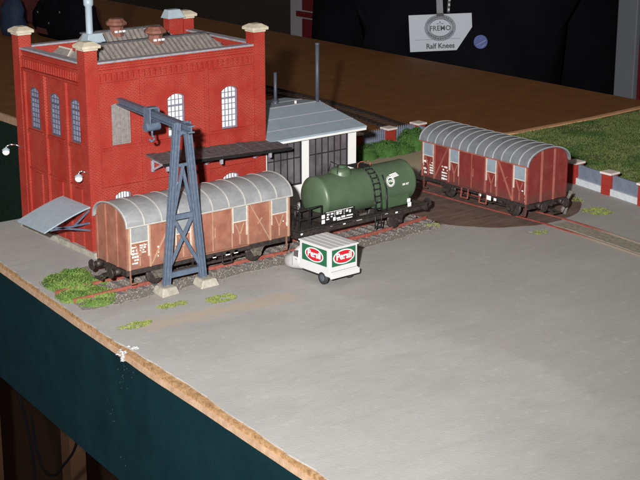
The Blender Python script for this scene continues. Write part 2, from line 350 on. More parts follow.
# refine the edge and roughen it a little, it is a hand-cut board
def fine(pts, step=0.35):
    out = []
    for (a, b), (c, d) in zip(pts, pts[1:]):
        n = max(1, int(math.hypot(c - a, d - b) / step))
        out += [(a + (c - a) * i / n, b + (d - b) * i / n) for i in range(n)]
    return out + [pts[-1]]
FE = fine(EDGE)
jag = lambda i, a, s=0.9: a * noise.noise(Vector((i * s, 3.1, a * 9)))
BACK = [(12.0, 8.2), (12.0, 9.4), (29.2, 9.4), (31.0, 8.2), (34.7, 7.0), (42.3, 7.0), (48.2, 7.4), (52.0, 7.6)]
board_poly = FE[::-1] + BACK + [(52.0, -44.0)]
struct(MB().prism(board_poly, -0.44, -0.06, 'xy').build('baseboard', 'chip'))
inner = [(x + 0.05 + 0.22 * min(1, max(0, (-9.5 - y) / 4)) * (1 - 0.6 * min(1, max(0, (-17 - y) / 5))) + jag(i, 0.07, 0.37) + jag(i, 0.04, 1.3), y) for i, (x, y) in enumerate(FE)]
grp = [p for p in inner[::-1]] + [(12.0, 8.15), (12.1, 9.3), (29.0, 9.3), (30.9, 8.1), (34.7, 6.85), (42.3, 6.85), (48.2, 7.25), (51.9, 7.5), (51.9, -43.9)]
struct(MB().prism(grp, -0.07, 0.0, 'xy').build('ground', 'ground'))
def strip(pts, x_in, x_out, z0, z1, name, m, wob=0.0):
    mb = MB()
    P = [(x + jag(i, wob), y) for i, (x, y) in enumerate(pts)]
    for (a, b), (c, d) in zip(P, P[1:]):
        mb.hexa([(a + x_out, b, z0), (c + x_out, d, z0), (c + x_in, d, z0), (a + x_in, b, z0)][::-1], [(a + x_out, b, z1), (c + x_out, d, z1), (c + x_in, d, z1), (a + x_in, b, z1)][::-1])
    return struct(mb.build(name, m))
strip(FE, 0.02, -0.08, -0.44, -0.22, 'board_lip', 'chiplip', 0.015)
strip(FE, 0.06, -0.06, -5.9, -0.44, 'fascia', 'fascia')
struct(MB().prism([(-3.2, 8.2), (12.0, 8.2), (12.0, 8.0), (-3.2, 8.0)], -5.9, -0.5, 'xy').build('fascia', 'fasciag'))
# the brown table behind
struct(MB().prism([(12.4, 9.45), (29.3, 9.45), (31.2, 8.25), (34.7, 7.08), (42.3, 7.08), (48.2, 7.48), (50.4, 7.6), (50.4, 150), (12.4, 150)], -0.55, -0.05, 'xy').build('tabletop', 'table'))
struct(MB().box(12.2, 12.4, 8.3, 150, -0.5, 0.0).build('table_edge', 'chiplip'))
struct(MB().box(12.25, 12.45, 8.3, 150, -9.0, -0.51).build('fascia', 'fasciag'))
struct(MB().box(-400, 500, -300, 600, -114, -113).build('floor', 'floor'))
struct(MB().box(210, 214, -300, 600, -113, 120).build('hall_wall', 'backwall'))
struct(MB().box(-400, 210, 420, 424, -113, 120).build('hall_wall', 'backwall'))
# tan module border between grass and table
mb = MB(); bp = fine([(29.3, 9.32), (31.0, 8.2), (34.7, 7.0), (42.3, 7.0), (48.2, 7.4), (52, 7.6)], 0.5)
for (a, b), (c, d) in zip(bp, bp[1:]):
    mb.hexa([(a, b - 0.45, -0.02), (c, d - 0.45, -0.02), (c, d, -0.02), (a, b, -0.02)], [(a, b - 0.45, 0.10 ), (c, d - 0.45, 0.10), (c, d, 0.10), (a, b, 0.10)])
struct(mb.build('module_border', 'strip'))
# turf beyond the wall
def hill(x, y):
    d = max(0.0, x - (28.0 + 0.07 * (y - 0)) - 0.7)
    e = min(1.0, max(0.0, (6.2 - y) / 5.0))
    return 0.03 + e * min(1, d / 2) * (0.22 + 0.25 * (noise.noise(Vector((x * 0.16, y * 0.16, 2))) + 0.4)) 
vs = []; fs = []; nx, ny = 60, 70
for j in range(ny + 1):
    for i in range(nx + 1):
        y = -26 + 32.9 * j / ny; xa = 28.6 + (0.0 if y > -4 else (y + 4) * 0.19); x = xa + (51.8 - xa) * i / nx
        vs.append((x, y, hill(x, y)))
fs = [(j * (nx + 1) + i, j * (nx + 1) + i + 1, (j + 1) * (nx + 1) + i + 1, (j + 1) * (nx + 1) + i) for j in range(ny) for i in range(nx)]
struct(MB().add(vs, fs, True).build('turf_ground', 'turf', recalc=False))
mb = MB(); rg = random.Random(3)
for k in range(90000):
    y = -16 + 22.5 * rg.random(); xa = 28.7 + (0.0 if y > -4 else (y + 4) * 0.19); x = xa + (51.5 - xa) * rg.random()
    dens = noise.noise(Vector((x * 0.35, y * 0.35, 0))) + 0.6 * noise.noise(Vector((x * 1.3, y * 1.3, 5)))
    if dens < -0.45 and rg.random() < 0.7: continue
    z = hill(x, y) - 0.02; h = 0.05 + 0.07 * rg.random() + 0.07 * max(0, dens); a = rg.random() * 6.28; wd = 0.045
    lx, ly = (rg.random() - .5) * 0.2, (rg.random() - .5) * 0.2
    mb.add([(x - wd * math.cos(a), y - wd * math.sin(a), z), (x + wd * math.cos(a), y + wd * math.sin(a), z), (x + lx, y + ly, z + h)], [(0, 1, 2)])
tag(mb.build('grass', 'blade', stuff=True, recalc=False), 'short mossy green grass covering the field behind the low wall', 'grass')

# turntable disc, sheets 4 mm+ above the ground
DC = (21.35, -4.1)
def ring(r, n=72, wob=0.0): return [(DC[0] + (r + wob * noise.noise(Vector((k * 0.4, 1, 0)))) * math.cos(2 * math.pi * k / n), DC[1] + (r + wob * noise.noise(Vector((k * 0.4, 1, 0)))) * math.sin(2 * math.pi * k / n)) for k in range(n)]
struct(MB().prism(ring(5.15, wob=0.12), 0.0, 0.012, 'xy').build('dirt_patch', 'deckdirt'))

# ballast bed of track 1
bed = [(-4.2, -6.5), (-1, -6.55), (4, -6.4), (8, -6.5), (12, -6.7), (16.6, -6.2), (16.4, -3.3), (16, -2.2), (10, -1.0), (0, -0.9), (-2.6, -1.4), (-3.9, -3.0)]
bf = fine(bed + [bed[0]], 0.4)[:-1]
struct(MB().prism([(x + jag(i, .35), y + jag(i + 50, .35)) for i, (x, y) in enumerate(bf)], 0.0, 0.012, 'xy').build('ballast_bed', 'ballast'))
mb = MB(); rg = random.Random(5)
OCT = [(1, 0, 0), (-1, 0, 0), (0, 1, 0), (0, -1, 0), (0, 0, 1), (0, 0, -1)]; OF = [(0, 2, 4), (2, 1, 4), (1, 3, 4), (3, 0, 4), (2, 0, 5), (1, 2, 5), (3, 1, 5), (0, 3, 5)]
for k in range(5200):
    x = -4.0 + 20.5 * rg.random(); y = -4.5 + rg.gauss(0, 1.15)
    if y > -1.2 or y < -7.0: continue
    s = 0.025 + 0.045 * rg.random()
    mb.add([(x + s * a * (0.7 + .6 * rg.random()), y + s * b * (0.7 + .6 * rg.random()), 0.04 + s * 0.7 * c * (0.7 + .6 * rg.random())) for a, b, c in OCT], OF)
tag(mb.build('gravel', 'stone', stuff=True, recalc=False), 'grey brown track gravel scattered round the sleepers of the front track', 'gravel')

# ------------------------------------------------------------------ tracks
def track(label, pts, gauge, sl_pitch, sl_mat, rail_mat, z=0.03, rh=0.17, sl=True, name='railway_track'):
    t = thing(name, label, 'track')
    P = [Vector((x, y, 0)) for x, y in pts]
    nrm = []
    for i in range(len(P)):
        d = (P[min(i + 1, len(P) - 1)] - P[max(i - 1, 0)]).normalized(); nrm.append(Vector((-d.y, d.x, 0)))
    for s in (-1, 1):
        mb = MB()
        for i in range(len(P) - 1):
            a = P[i] + nrm[i] * s * gauge / 2; b = P[i + 1] + nrm[i + 1] * s * gauge / 2
            up = Vector((0, 0, 1))
            for w0, z0, z1 in ((0.085, z + rh - 0.05, z + rh), (0.035, z + 0.03, z + rh - 0.05), (0.15, z, z + 0.03)):
                na, nb = nrm[i] * w0 / 2, nrm[i + 1] * w0 / 2
                mb.hexa([a - na + up * z0, b - nb + up * z0, b + nb + up * z0, a + na + up * z0], [a - na + up * z1, b - nb + up * z1, b + nb + up * z1, a + na + up * z1])
        mb.build('rail', rail_mat, t)
    if sl:
        tot = 0; nxt = sl_pitch / 2; first = None
        for i in range(len(P) - 1):
            L_ = (P[i + 1] - P[i]).length
            while nxt < tot + L_:
                p = P[i].lerp(P[i + 1], (nxt - tot) / L_); d = (P[i + 1] - P[i]).normalized()
                if first is None:
                    first = MB().box(-0.13, 0.13, -gauge * 0.85, gauge * 0.85, 0, z + 0.035).build('sleeper', sl_mat, t, bevel=0.01); o = first
                else:
                    o = first.copy(); col.objects.link(o)
                o.location = p; o.rotation_euler = (0, 0, math.atan2(d.y, d.x) + random.uniform(-.03, .03)); nxt += sl_pitch
            tot += L_
    return t
T1 = [(-4.1, -4.62), (-1, -4.5), (4, -4.48), (7.5, -4.55), (10, -4.72), (12, -4.75), (14, -4.55), (16.4, -4.15)]
track('front railway track with rusty red rails under the faded wagon and the tank wagon', T1, 1.44, 0.62, 'sleeper', 'rail')
track('red railed track crossing the brown disc under the dark red wagon', [(21.0, 3.0), (21.05, -4), (21.3, -8.9), (21.2, -11), (20.8, -15), (20.2, -20), (19.4, -26)], 1.44, 0.6, 'sleeper', 'rail2', z=0.0, rh=0.06, sl=False)
track('thin dark track on the brown table behind the shed', [(31.9, 60), (31.9, 40), (31.7, 29), (31.6, 22), (31.1, 17), (30.3, 12.8), (29.6, 10.2)], 1.3, 0.62, 'plank', 'raildark', z=-0.03, rh=0.2)
# pavement infill strip between the red rails
struct(MB().prism([(20.75, -9.6), (21.75, -9.6), (21.8, -11), (21.35, -15), (20.75, -20), (19.9, -26), (19.0, -26), (19.75, -20), (20.3, -15), (20.75, -11)], 0.0, 0.02, 'xy').build('track_infill', 'infill'))

# ------------------------------------------------------------------ brick building
def arch_pts(a, b, z, rise, n=8):   # from a to b over the top
    return [(a + (b - a) * i / n, z + rise * max(0, math.sin(math.pi * i / n)) ** 0.8) for i in range(n + 1)]
def wall_mesh(plane, u0, u1, z0, z1, t0, t1, holes):
    """a wall with arched openings: holes (a, b, c, d, rise), d = spring height"""
    mb = MB()
    us = sorted({u0, u1, *[h[0] for h in holes], *[h[1] for h in holes]})
    zs = sorted({z0, z1, *[h[2] for h in holes], *[h[3] + h[4] for h in holes]})
    for i in range(len(us) - 1):
        for j in range(len(zs) - 1):
            cu, cz = (us[i] + us[i + 1]) / 2, (zs[j] + zs[j + 1]) / 2
            if any(h[0] < cu < h[1] and h[2] < cz < h[3] + h[4] for h in holes): continue
            mb.prism([(us[i], zs[j]), (us[i + 1], zs[j]), (us[i + 1], zs[j + 1]), (us[i], zs[j + 1])], t0, t1, plane)
    for a, b, c, d, r in holes:
        if r <= 0: continue
        ap = arch_pts(a, b, d, r)
        for (p, q) in zip(ap, ap[1:]):
            mb.prism([p, q, (q[0], d + r), (p[0], d + r)], t0, t1, plane)
    return mb
BL = thing('brick_building', 'tall red brick factory building with flat parapet and corner pillars', 'building', (0, 0, 0))
PW = 0.66
fh = [(4.36, 5.34, 5.05, 6.95, 0.2), (7.45, 8.42, 5.05, 6.95, 0.2), (1.3, 2.33, 5.1, 7.0, 0.06), (1.34, 2.22, 1.1, 2.72, 0.17), (7.47, 8.44, 1.1, 2.66, 0.17), (4.4, 5.3, 1.1, 2.7, 0.17)]
lh = [(0.82, 1.68, 5.2, 7.05, 0.2), (2.74, 3.62, 5.2, 7.05, 0.2), (4.72, 5.58, 5.2, 7.05, 0.2)]
# left wall is a recessed plane x = 0.12; ribs stand proud of it
wall_mesh('xz', 0.0, 10.0, 0.0, 8.95, 0.06, 0.4, fh).build('front_wall', 'brick', BL)
wall_mesh('yz', 0.4, 6.8, 0.0, 8.95, 0.12, 0.4, lh).build('side_wall', 'brick', BL)
box('rear_wall', 'brick', BL, 0.4, 10.0, 6.5, 6.8, 0, 8.95)
box('side_wall', 'brick', BL, 9.6, 9.94, 0.4, 6.5, 0, 8.95)
# corner pillars with stone caps
for (x, y) in ((-0.04, -0.04), (9.36, -0.04), (-0.04, 6.2), (9.4, 6.2)):
    p = box('corner_pillar', 'brick', BL, x, x + PW, y, y + PW, 0, 9.66)
    c = MB(); e = 0.14
    c.hexa([(x - e, y - e, 9.70), (x + PW + e, y - e, 9.70), (x + PW + e, y + PW + e, 9.70), (x - e, y + PW + e, 9.70)], [(x - e, y - e, 9.84), (x + PW + e, y - e, 9.84), (x + PW + e, y + PW + e, 9.84), (x - e, y + PW + e, 9.84)])
    k = PW / 2 - 0.16
    c.hexa([(x - e, y - e, 9.842), (x + PW + e, y - e, 9.842), (x + PW + e, y + PW + e, 9.842), (x - e, y + PW + e, 9.842)], [(x + .1, y + .1, 9.99), (x + PW - .1, y + .1, 9.99), (x + PW - .1, y + PW - .1, 9.99), (x + .1, y + PW - .1, 9.99)])
    c.box(x - 0.04, x + PW + 0.04, y - 0.04, y + PW + 0.04, 9.60, 9.70)
    c.build('pillar_cap', 'cap', p, bevel=0.02)
# front pilasters, string courses
for x in (2.84, 6.42): box('pilaster', 'brick', BL, x, x + 0.24, -0.01, 0.06, 0, 8.25)
for z, h in ((4.92, 0.11), (3.12, 0.09), (8.78, 0.09)):
    box('string_course', 'brick', BL, 0.62, 9.36, -0.03, 0.06, z, z + h)
    box('string_course', 'brick', BL, 0.055, 0.12, 0.62, 6.2, z + 0.02, z + h)
box('cornice', 'brick', BL, 0.62, 9.36, -0.05, 0.06, 8.50, 8.64)
box('cornice', 'brick', BL, 0.03, 0.12, 0.62, 6.2, 8.50, 8.64)
box('cornice', 'brick', BL, 0.62, 9.36, -0.012, 0.06, 7.98, 8.06)
# dentils, each a small brick bracket (about 5 px: joined)
mb = MB()
for i in range(29):
    x = 0.75 + i * 0.295; mb.box(x, x + 0.15, -0.055, 0.06, 8.14, 8.498); mb.box(x - 0.02, x + 0.17, -0.075, -0.053, 8.40, 8.497)
for i in range(24):
    y = 0.72 + i * 0.226; mb.box(0.0, 0.12, y, y + 0.11, 8.12, 8.498)
mb.build('dentil', 'brick', BL, stuff=True)
# side wall: ribs between three arched bays, lower blind bays
for y in (1.94, 3.98, 5.95):
    box('pilaster', 'brick', BL, 0.0, 0.12, y, y + 0.24, 0, 7.95)
box('string_course', 'brick', BL, -0.005, 0.12, 0.62, 6.2, 7.96, 8.08)
for y0, y1 in ((0.62, 1.94), (2.18, 3.98), (4.22, 5.95)):
    c = (y0 + y1) / 2; 
    box('window_sill', 'brick', BL, 0.02, 0.12, y0 + 0.1, y1 - 0.1, 5.06, 5.16)
    box('blind_bay', 'brick', BL, 0.045, 0.12, c - 0.36, c + 0.24, 0.3, 3.05)
box('plinth', 'concrete', BL, -0.12, 0.12, -0.3, 6.9, 0.0, 0.26)
# brick window surrounds on the front
for a, b, c, d, r in fh[:2] + fh[3:]:
    mb = MB(); ap = arch_pts(a - 0.02, b + 0.02, d, r); 
    for p, q in zip(ap, ap[1:]): mb.prism([p, q, (q[0], q[1] + 0.15), (p[0], p[1] + 0.15)], 0.02, 0.06, 'xz')
    mb.build('window_arch', 'brick', BL)
    box('window_sill', 'brick', BL, a - 0.1, b + 0.1, -0.02, 0.06, c - 0.12, c)
def window(plane, a, b, c, d, r, t, cols, rows, pane, parent, s=1, fm='frame', trans=2):
    """arched window: frame, muntins and panes set at depth t (t+ is inward)"""
    W = MB(); fw = 0.075
    ap = arch_pts(a, b, d, r); ip = arch_pts(a + fw, b - fw, d, r - 0.06)
    for k in range(len(ap) - 1): W.prism([ap[k], ap[k + 1], ip[k + 1], ip[k]], t - 0.05, t + 0.05, plane)
    W.prism([(a, c), (a + fw, c), (a + fw, d), (a, d)], t - 0.05, t + 0.05, plane)
    W.prism([(b - fw, c), (b, c), (b, d), (b - fw, d)], t - 0.05, t + 0.05, plane)
    W.prism([(a + fw, c), (b - fw, c), (b - fw, c + fw), (a + fw, c + fw)], t - 0.05, t + 0.05, plane)
    f = W.build('window', fm, parent)
    P = MB(); P.prism([(a + 0.02, c + 0.02), (b - 0.02, c + 0.02), (b - 0.02, d)] + arch_pts(a + 0.02, b - 0.02, d, r - 0.03)[::-1][1:-1] + [(a + 0.02, d)], t + 0.01, t + 0.03, plane)
    P.build('pane', pane, f)
    U = MB(); top = d + r - 0.04; n_ = 0.030
    for k in range(1, cols):
        u = a + fw + (b - a - 2 * fw) * k / cols
        U.prism([(u - n_ / 2, c + fw), (u + n_ / 2, c + fw), (u + n_ / 2, d + r * 0.6), (u - n_ / 2, d + r * 0.6)], t - 0.03, t + 0.009, plane)
    for k in range(1, rows):
        z = c + fw + (top - c - fw) * k / rows; n2 = 0.085 if k == rows - trans else 0.030
        if z > d + 0.01: zz = 0.1
        U.prism([(a + fw, z - n2 / 2), (b - fw, z - n2 / 2), (b - fw, z + n2 / 2), (a + fw, z + n2 / 2)], t - 0.034, t + 0.007, plane)
    U.build('muntin', fm, f); return f
for h in fh[:2]: window('xz', *h, 0.2, 4, 7, 'panew', BL)
for h in fh[3:]: window('xz', *h, 0.2, 5, 5, 'panew', BL)
for h in lh: window('yz', *h, 0.175, 3, 8, 'paneb', BL, fm='frameb')
# hoist door
D = MB().box(1.3, 2.33, 0.13, 0.2, 5.1, 5.16).box(1.3, 1.36, 0.13, 0.2, 5.16, 7.0).box(2.27, 2.33, 0.13, 0.2, 5.16, 7.0).box(1.3, 2.33, 0.13, 0.2, 7.0, 7.06).build('hoist_door', 'doorgrey', BL)
for k in range(4):
    x = 1.365 + k * 0.226; box('door_board', 'doorgrey', D, x, x + 0.215, 0.15 + 0.008 * (k % 2), 0.19, 5.165, 6.995)
# parapet caps and roof
for nm, a in (('a', (0.62, 9.36, -0.03, 0.46, 8.951, 9.04)), ('b', (-0.02, 0.46, 0.62, 6.2, 8.951, 9.04)), ('c', (0.62, 9.4, 6.44, 6.86, 8.951, 9.04)), ('d', (9.54, 10.0, 0.62, 6.2, 8.951, 9.04))):
    box('parapet_cap', 'parapet', BL, *a, bevel=0.01)
box('roof_deck', 'roofdark', BL, 0.4, 9.6, 0.4, 6.5, 8.2, 8.3)
def ridge_roof(x0, x1, y0, y1, ze, zr, name, hip=0.0):
    yc = (y0 + y1) / 2
    rr = MB(); rr.add([(x0, y0, ze), (x1, y0, ze), (x1, y1, ze), (x0, y1, ze), (x0 + hip * 0.2, yc, zr), (x1 - hip, yc, zr)], [(0, 1, 5, 4), (1, 2, 5), (2, 3, 4, 5), (3, 0, 4), (0, 3, 2, 1)])
    base = rr.build(name, 'roofing', BL)
    n = int((x1 - x0) / 0.27); first = None
    for i in range(1, n):                       # standing seams of the roofing felt
        x = x0 + (x1 - x0) * i / n; xr = min(x, x1 - hip) if x < x1 - hip else x1 - hip
        if x > x1 - hip: 
            f = (x1 - x) / hip; mb = MB().bar((x, y0, ze + 0.02), (x, y0 + (yc - y0) * f, ze + (zr - ze) * f + 0.02), 0.07, 0.06)
        else: mb = MB().bar((x, y0, ze + 0.02), (x, yc, zr + 0.02), 0.07, 0.06)
        mb.build('roof_seam', 'seam', base)
    MB().bar((x0 + hip * .2 - .05, yc + 0.06, zr + 0.02), (x1 - hip + .05, yc + 0.06, zr + 0.02), 0.22, 0.09).build('ridge_shade_bar', 'roofdark', base)  # added dark bar: its colour stands in for the shaded valley behind the ridge
    return base
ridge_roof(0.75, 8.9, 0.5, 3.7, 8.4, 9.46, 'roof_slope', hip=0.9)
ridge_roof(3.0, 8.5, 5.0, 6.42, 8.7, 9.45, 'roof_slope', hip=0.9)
for x, y, z in ((5.05, 2.05, 9.40), (5.1, 5.7, 9.38)):
    v = MB().lathe([(0.38, z - 0.2), (0.35, z + 0.25), (0.42, z + 0.31), (0.54, z + 0.37), (0.54, z + 0.48), (0.42, z + 0.57), (0.35, z + 0.66), (0.0, z + 0.67)], (x, y, 0), n=8)
    v.sm = [False] * len(v.sm); v = v.build('roof_vent', 'terracotta', BL)
    for k in range(3): MB().box(x - 0.28 + k * 0.22, x - 0.14 + k * 0.22, y - 0.36, y - 0.28, z + 0.0, z + 0.10).build('vent_slot', 'panew', v)
# big pale flue with square base, skylight, brick stack with a blue cap
fb = MB().hexa([(2.5, 4.2, 8.3), (3.5, 4.2, 8.3), (3.5, 5.2, 8.3), (2.5, 5.2, 8.3)], [(2.65, 4.3, 9.2), (3.45, 4.3, 9.2), (3.45, 5.1, 9.2), (2.65, 5.1, 9.2)])
fb.hexa([(2.62, 4.25, 9.202), (3.65, 4.25, 9.202), (3.65, 5.0, 9.202), (2.62, 5.0, 9.202)], [(2.75, 4.35, 9.62), (3.5, 4.35, 9.62), (3.5, 4.9, 9.62), (2.75, 4.9, 9.62)])
fb = fb.build('flue_base', 'bluelight', BL, bevel=0.03)
fl_ = MB().lathe([(0.24, 8.9), (0.22, 9.3), (0.17, 9.5), (0.17, 10.9), (0.24, 11.0), (0.24, 11.25), (0.17, 11.3), (0.17, 14.0), (0.0, 14.0)], (2.95, 4.6, 0), n=16).build('flue', 'bluelight', BL)
sk = MB().add([(0.9, 3.6, 8.5), (2.2, 3.6, 8.5), (2.2, 5.4, 8.5), (0.9, 5.4, 8.5), (1.55, 3.9, 9.05), (1.55, 5.1, 9.05), (0.9, 3.6, 8.3), (2.2, 3.6, 8.3), (2.2, 5.4, 8.3), (0.9, 5.4, 8.3)],
              [(0, 1, 4), (1, 2, 5, 4), (2, 3, 5), (3, 0, 4, 5), (0, 6, 7, 1), (1, 7, 8, 2), (2, 8, 9, 3), (3, 9, 6, 0)]).build('skylight', 'roofing', BL)
MB().bar((0.95, 3.6, 8.53), (1.55, 3.9, 9.07), 0.06).bar((1.55, 3.9, 9.07), (1.55, 5.1, 9.07), 0.07).bar((0.9, 3.6, 8.52), (0.9, 5.4, 8.52), 0.07).build('skylight_frame', 'trimw', sk)
ch = box('chimney_stack', 'brick', BL, 8.35, 9.2, 5.9, 6.43, 8.3, 9.72)
MB().hexa([(8.25, 5.8, 9.722), (9.3, 5.8, 9.722), (9.3, 6.55, 9.722), (8.25, 6.55, 9.722)], [(8.4, 6.0, 10.15), (9.1, 6.0, 10.15), (9.1, 6.4, 10.15), (8.4, 6.4, 10.15)]).build('chimney_cowl', 'bluelight', ch, bevel=0.02)
# plank canopy over the siding
CN = thing('plank_canopy', 'dark grey plank canopy projecting from the red brick front wall', 'canopy', (0, 0, 0))
nP = 13
for k in range(nP):
    x0 = 3.02 + k * 0.575; x1 = x0 + 0.535; d = random.uniform(-.022, .022); za = 4.42 - 0.02 * k
    MB().hexa([(x0, -1.5, za - 0.2 + d), (x1, -1.5, za - 0.22 + d), (x1, 0.05, za - 0.05 + d), (x0, 0.05, za - 0.03 + d)],
              [(x0, -1.5, za - 0.13 + d), (x1, -1.5, za - 0.15 + d), (x1, 0.05, za + 0.02 + d), (x0, 0.05, za + 0.04 + d)]).build('plank', 'plank', CN)
MB().bar((3.0, -1.53, 4.21), (10.5, -1.53, 3.95), 0.07, 0.14).build('fascia_board', 'black', CN)
for x in (3.35, 6.4, 9.3):
    z = 4.22 - (x - 3) * 0.035
    b = MB().bar((x, -0.06, z - 0.62), (x, -0.06, z), 0.12, 0.12).bar((x, -1.35, z - 0.13), (x, -0.02, z - 0.03), 0.12, 0.12).bar((x, -0.06, z - 0.56), (x, -0.95, z - 0.12), 0.1, 0.1)
    b.box(x - 0.06, x + 0.06, -1.42, -1.28, z - 0.36, z - 0.12)
    b.build('bracket', 'bracket', CN, bevel=0.01)
# sloping awning on the side wall
AW = thing('side_awning', 'pale blue grey sloping awning over the side door of the brick building', 'awning', (0, 0, 0))
n = 10; vs = []; 
prof = [(-0.03 - 2.42 * i / n, 2.42 - 0.80 * (i / n) ** 1.25) for i in range(n + 1)]
poly = prof + [(x, z - 0.07) for x, z in prof[::-1]]
MB().prism(poly, 0.02, 2.62, 'xz').build('awning_roof', 'bluelight', AW)
for y in (0.15, 2.45):
    MB().bar((0.02, y, 1.25), (-1.85, y, 1.72), 0.08).bar((0.02, y, 1.62), (-2.1, y, 1.62), 0.08).bar((-0.9, y, 1.6), (0.0, y, 2.25), 0.07).build('awning_bracket', 'crane', AW)
# lamps
def lamp(label, loc, p, drop):
    t = thing('wall_lamp', label, 'lamp', loc, group='curved arm lamps on the brick building')
    x, z = p
    MB().tube([(0, 0, 0), (x * 0.35, 0, z + 0.10), (x * 0.7, 0, z + 0.16), (x * 0.95, 0, z + 0.10), (x, 0, z)], 0.035).build('lamp_arm', 'steel', t)
    MB().lathe([(0.03, 0.10), (0.09, 0.08), (0.19, 0.0), (0.19, -0.03)], (x, 0, z - 0.06), n=16).build('lamp_shade', 'bluelight', t)
    MB().lathe([(0.02, 0.02), (0.13, 0.0), (0.18, -0.08), (0.16, -0.18), (0.08, -0.25), (0.0, -0.26)], (x, 0, z - 0.08), n=16).build('lamp_globe', 'lampglass', t)
lamp('white globe lamp at the rear end of the side wall, left of the building', (-0.04, 6.5, 4.1), (-0.85, 0.05), 0.2)
lamp('white globe lamp at the front corner of the brick building above the awning', (-0.04, 0.25, 4.0), (-0.4, -0.05), 0.3)

# ------------------------------------------------------------------ white shed
SH = thing('white_shed', 'low white shed with industrial windows and grey metal roof beside the brick building', 'shed', (0, 0, 0))
wl = wall_mesh('xz', 10.04, 15.95, 0.0, 4.02, 0.02, 0.3, [(10.12, 12.36, 1.55, 3.86, 0), (12.8, 15.42, 1.55, 3.86, 0)]); 
wl.build('front_wall', 'white', SH)
MB().prism([(0.3, 0), (6.3, 0), (6.3, 4.2), (3.4, 4.65), (0.3, 4.02)], 15.7, 15.95, 'yz').build('side_wall', 'white', SH)
box('rear_wall', 'white', SH, 10.04, 15.7, 6.1, 6.3, 0, 4.2)
MB().prism([(-0.42, 4.06), (3.5, 4.78), (6.6, 4.52), (6.6, 4.60), (3.5, 4.88), (-0.42, 4.16)], 10.02, 16.3, 'yz').build('roof', 'bluelight', SH)
for y, z in ((0.75, 4.39), (2.1, 4.64), (3.5, 4.90), (5.1, 4.75)):
    MB().bar((10.02, y, z - 0.01), (16.3, y, z - 0.01), 0.05, 0.03).build('roof_seam', 'panelgrey', SH)
MB().prism([(-0.40, 3.94), (-0.38, 3.94), (-0.36, 4.06), (-0.40, 4.06)], 10.04, 16.29, 'yz').build('gutter', 'white', SH)
MB().prism([(0.02, 4.021), (0.3, 4.021), (0.3, 4.16), (0.02, 4.12)], 10.04, 15.95, 'yz').build('eaves_board', 'white', SH)
for (a, b, nc) in ((10.12, 12.36, 5), (12.8, 15.42, 6)):
    fr = MB().box(a, b, 0.06, 0.14, 1.55, 1.62).box(a, b, 0.06, 0.14, 3.79, 3.86).box(a, a + 0.07, 0.06, 0.14, 1.62, 3.79).box(b - 0.07, b, 0.06, 0.14, 1.62, 3.79).build('window', 'mullion', SH)
    zz = [1.62, 2.98, 3.79]
    for k in range(nc):
        x0 = a + 0.07 + (b - a - 0.14) * k / nc; x1 = a + 0.07 + (b - a - 0.14) * (k + 1) / nc
        if k: box('mullion', 'mullion', fr, x0 - 0.025, x0 + 0.025, 0.065, 0.12, 1.62, 3.79)
        for j in range(2):
            box('pane', 'glassdark', fr, x0 + 0.02, x1 - 0.02, 0.10 + 0.004 * ((k * 3 + j) % 3), 0.125, zz[j] + 0.01, zz[j + 1] - 0.01)
    box('transom', 'mullion', fr, a + 0.07, b - 0.07, 0.06, 0.118, 2.95, 3.0)
MB().cyl((16.12, 3.5, 4.5), (16.12, 3.5, 8.0), 0.11).cyl((16.12, 3.5, 7.9), (16.12, 3.5, 8.05), 0.13).build('stove_pipe', 'pipe', SH)
MB().cyl((14.35, 4.9, 4.5), (14.35, 4.9, 6.45), 0.09).cyl((14.35, 4.9, 4.55), (14.35, 4.9, 4.95), 0.16).build('stove_pipe', 'pipe', SH)
MB().cyl((14.95, 3.9, 4.7), (14.95, 3.9, 5.0), 0.07).build('roof_vent', 'capwhite', SH)
MB().box(12.2, 12.55, -0.04, 0.02, 0.25, 0.75).build('wall_vent', 'black', SH)

# ------------------------------------------------------------------ crane
CR = thing('gantry_crane', 'slate blue gantry hoist with lattice A-frame standing over the front track', 'crane', (0.75, -6.5, 0))
def crp(x, z, y=0): return (x, y, z)
def chan(mb, p, q, w=0.26, d=0.22):    # channel section leg
    p = Vector(p); q = Vector(q); mb.bar(p, q, 0.05 + w - 0.05, 0.05, up=(0, 1, 0)) 
    dirv = (q - p).normalized(); side = dirv.cross(Vector((0, 1, 0))).normalized()
    for s in (-1, 1): mb.bar(p + side * s * (w / 2 - 0.03) + Vector((0, -0.08, 0)), q + side * s * (w / 2 - 0.03) + Vector((0, -0.08, 0)), 0.06, 0.18, up=(0, 1, 0))
for s, xb, xt in ((-1, -0.98, -0.22), (1, 0.92, 0.27)):
    mb = MB(); chan(mb, crp(xb, 0.28), crp(xt, 7.35), 0.34); mb.build('leg', 'crane', CR, bevel=0.012)
MB().bar(crp(-0.62, 3.25), crp(0.60, 3.25), 0.14, 0.22).build('cross_beam', 'crane', CR, bevel=0.01)
MB().bar(crp(-0.9, 0.72), crp(0.86, 0.72), 0.14, 0.24).build('cross_beam', 'crane', CR, bevel=0.01)
MB().bar(crp(-0.85, 0.85, 0.03), crp(0.52, 3.2, 0.03), 0.15, 0.09, up=(0, 1, 0)).build('diagonal_brace', 'crane', CR, bevel=0.01)
MB().bar(crp(0.82, 0.85, -0.06), crp(-0.52, 3.2, -0.06), 0.15, 0.08, up=(0, 1, 0)).build('diagonal_brace', 'crane', CR, bevel=0.01)
MB().bar(crp(-0.5, 3.35, -0.05), crp(0.05, 5.5, -0.05), 0.13, 0.1, up=(0, 1, 0)).build('diagonal_brace', 'crane', CR, bevel=0.01)
MB().bar(crp(0.52, 3.35, 0.05), crp(0.05, 5.5, 0.05), 0.13, 0.1, up=(0, 1, 0)).build('diagonal_brace', 'crane', CR, bevel=0.01)
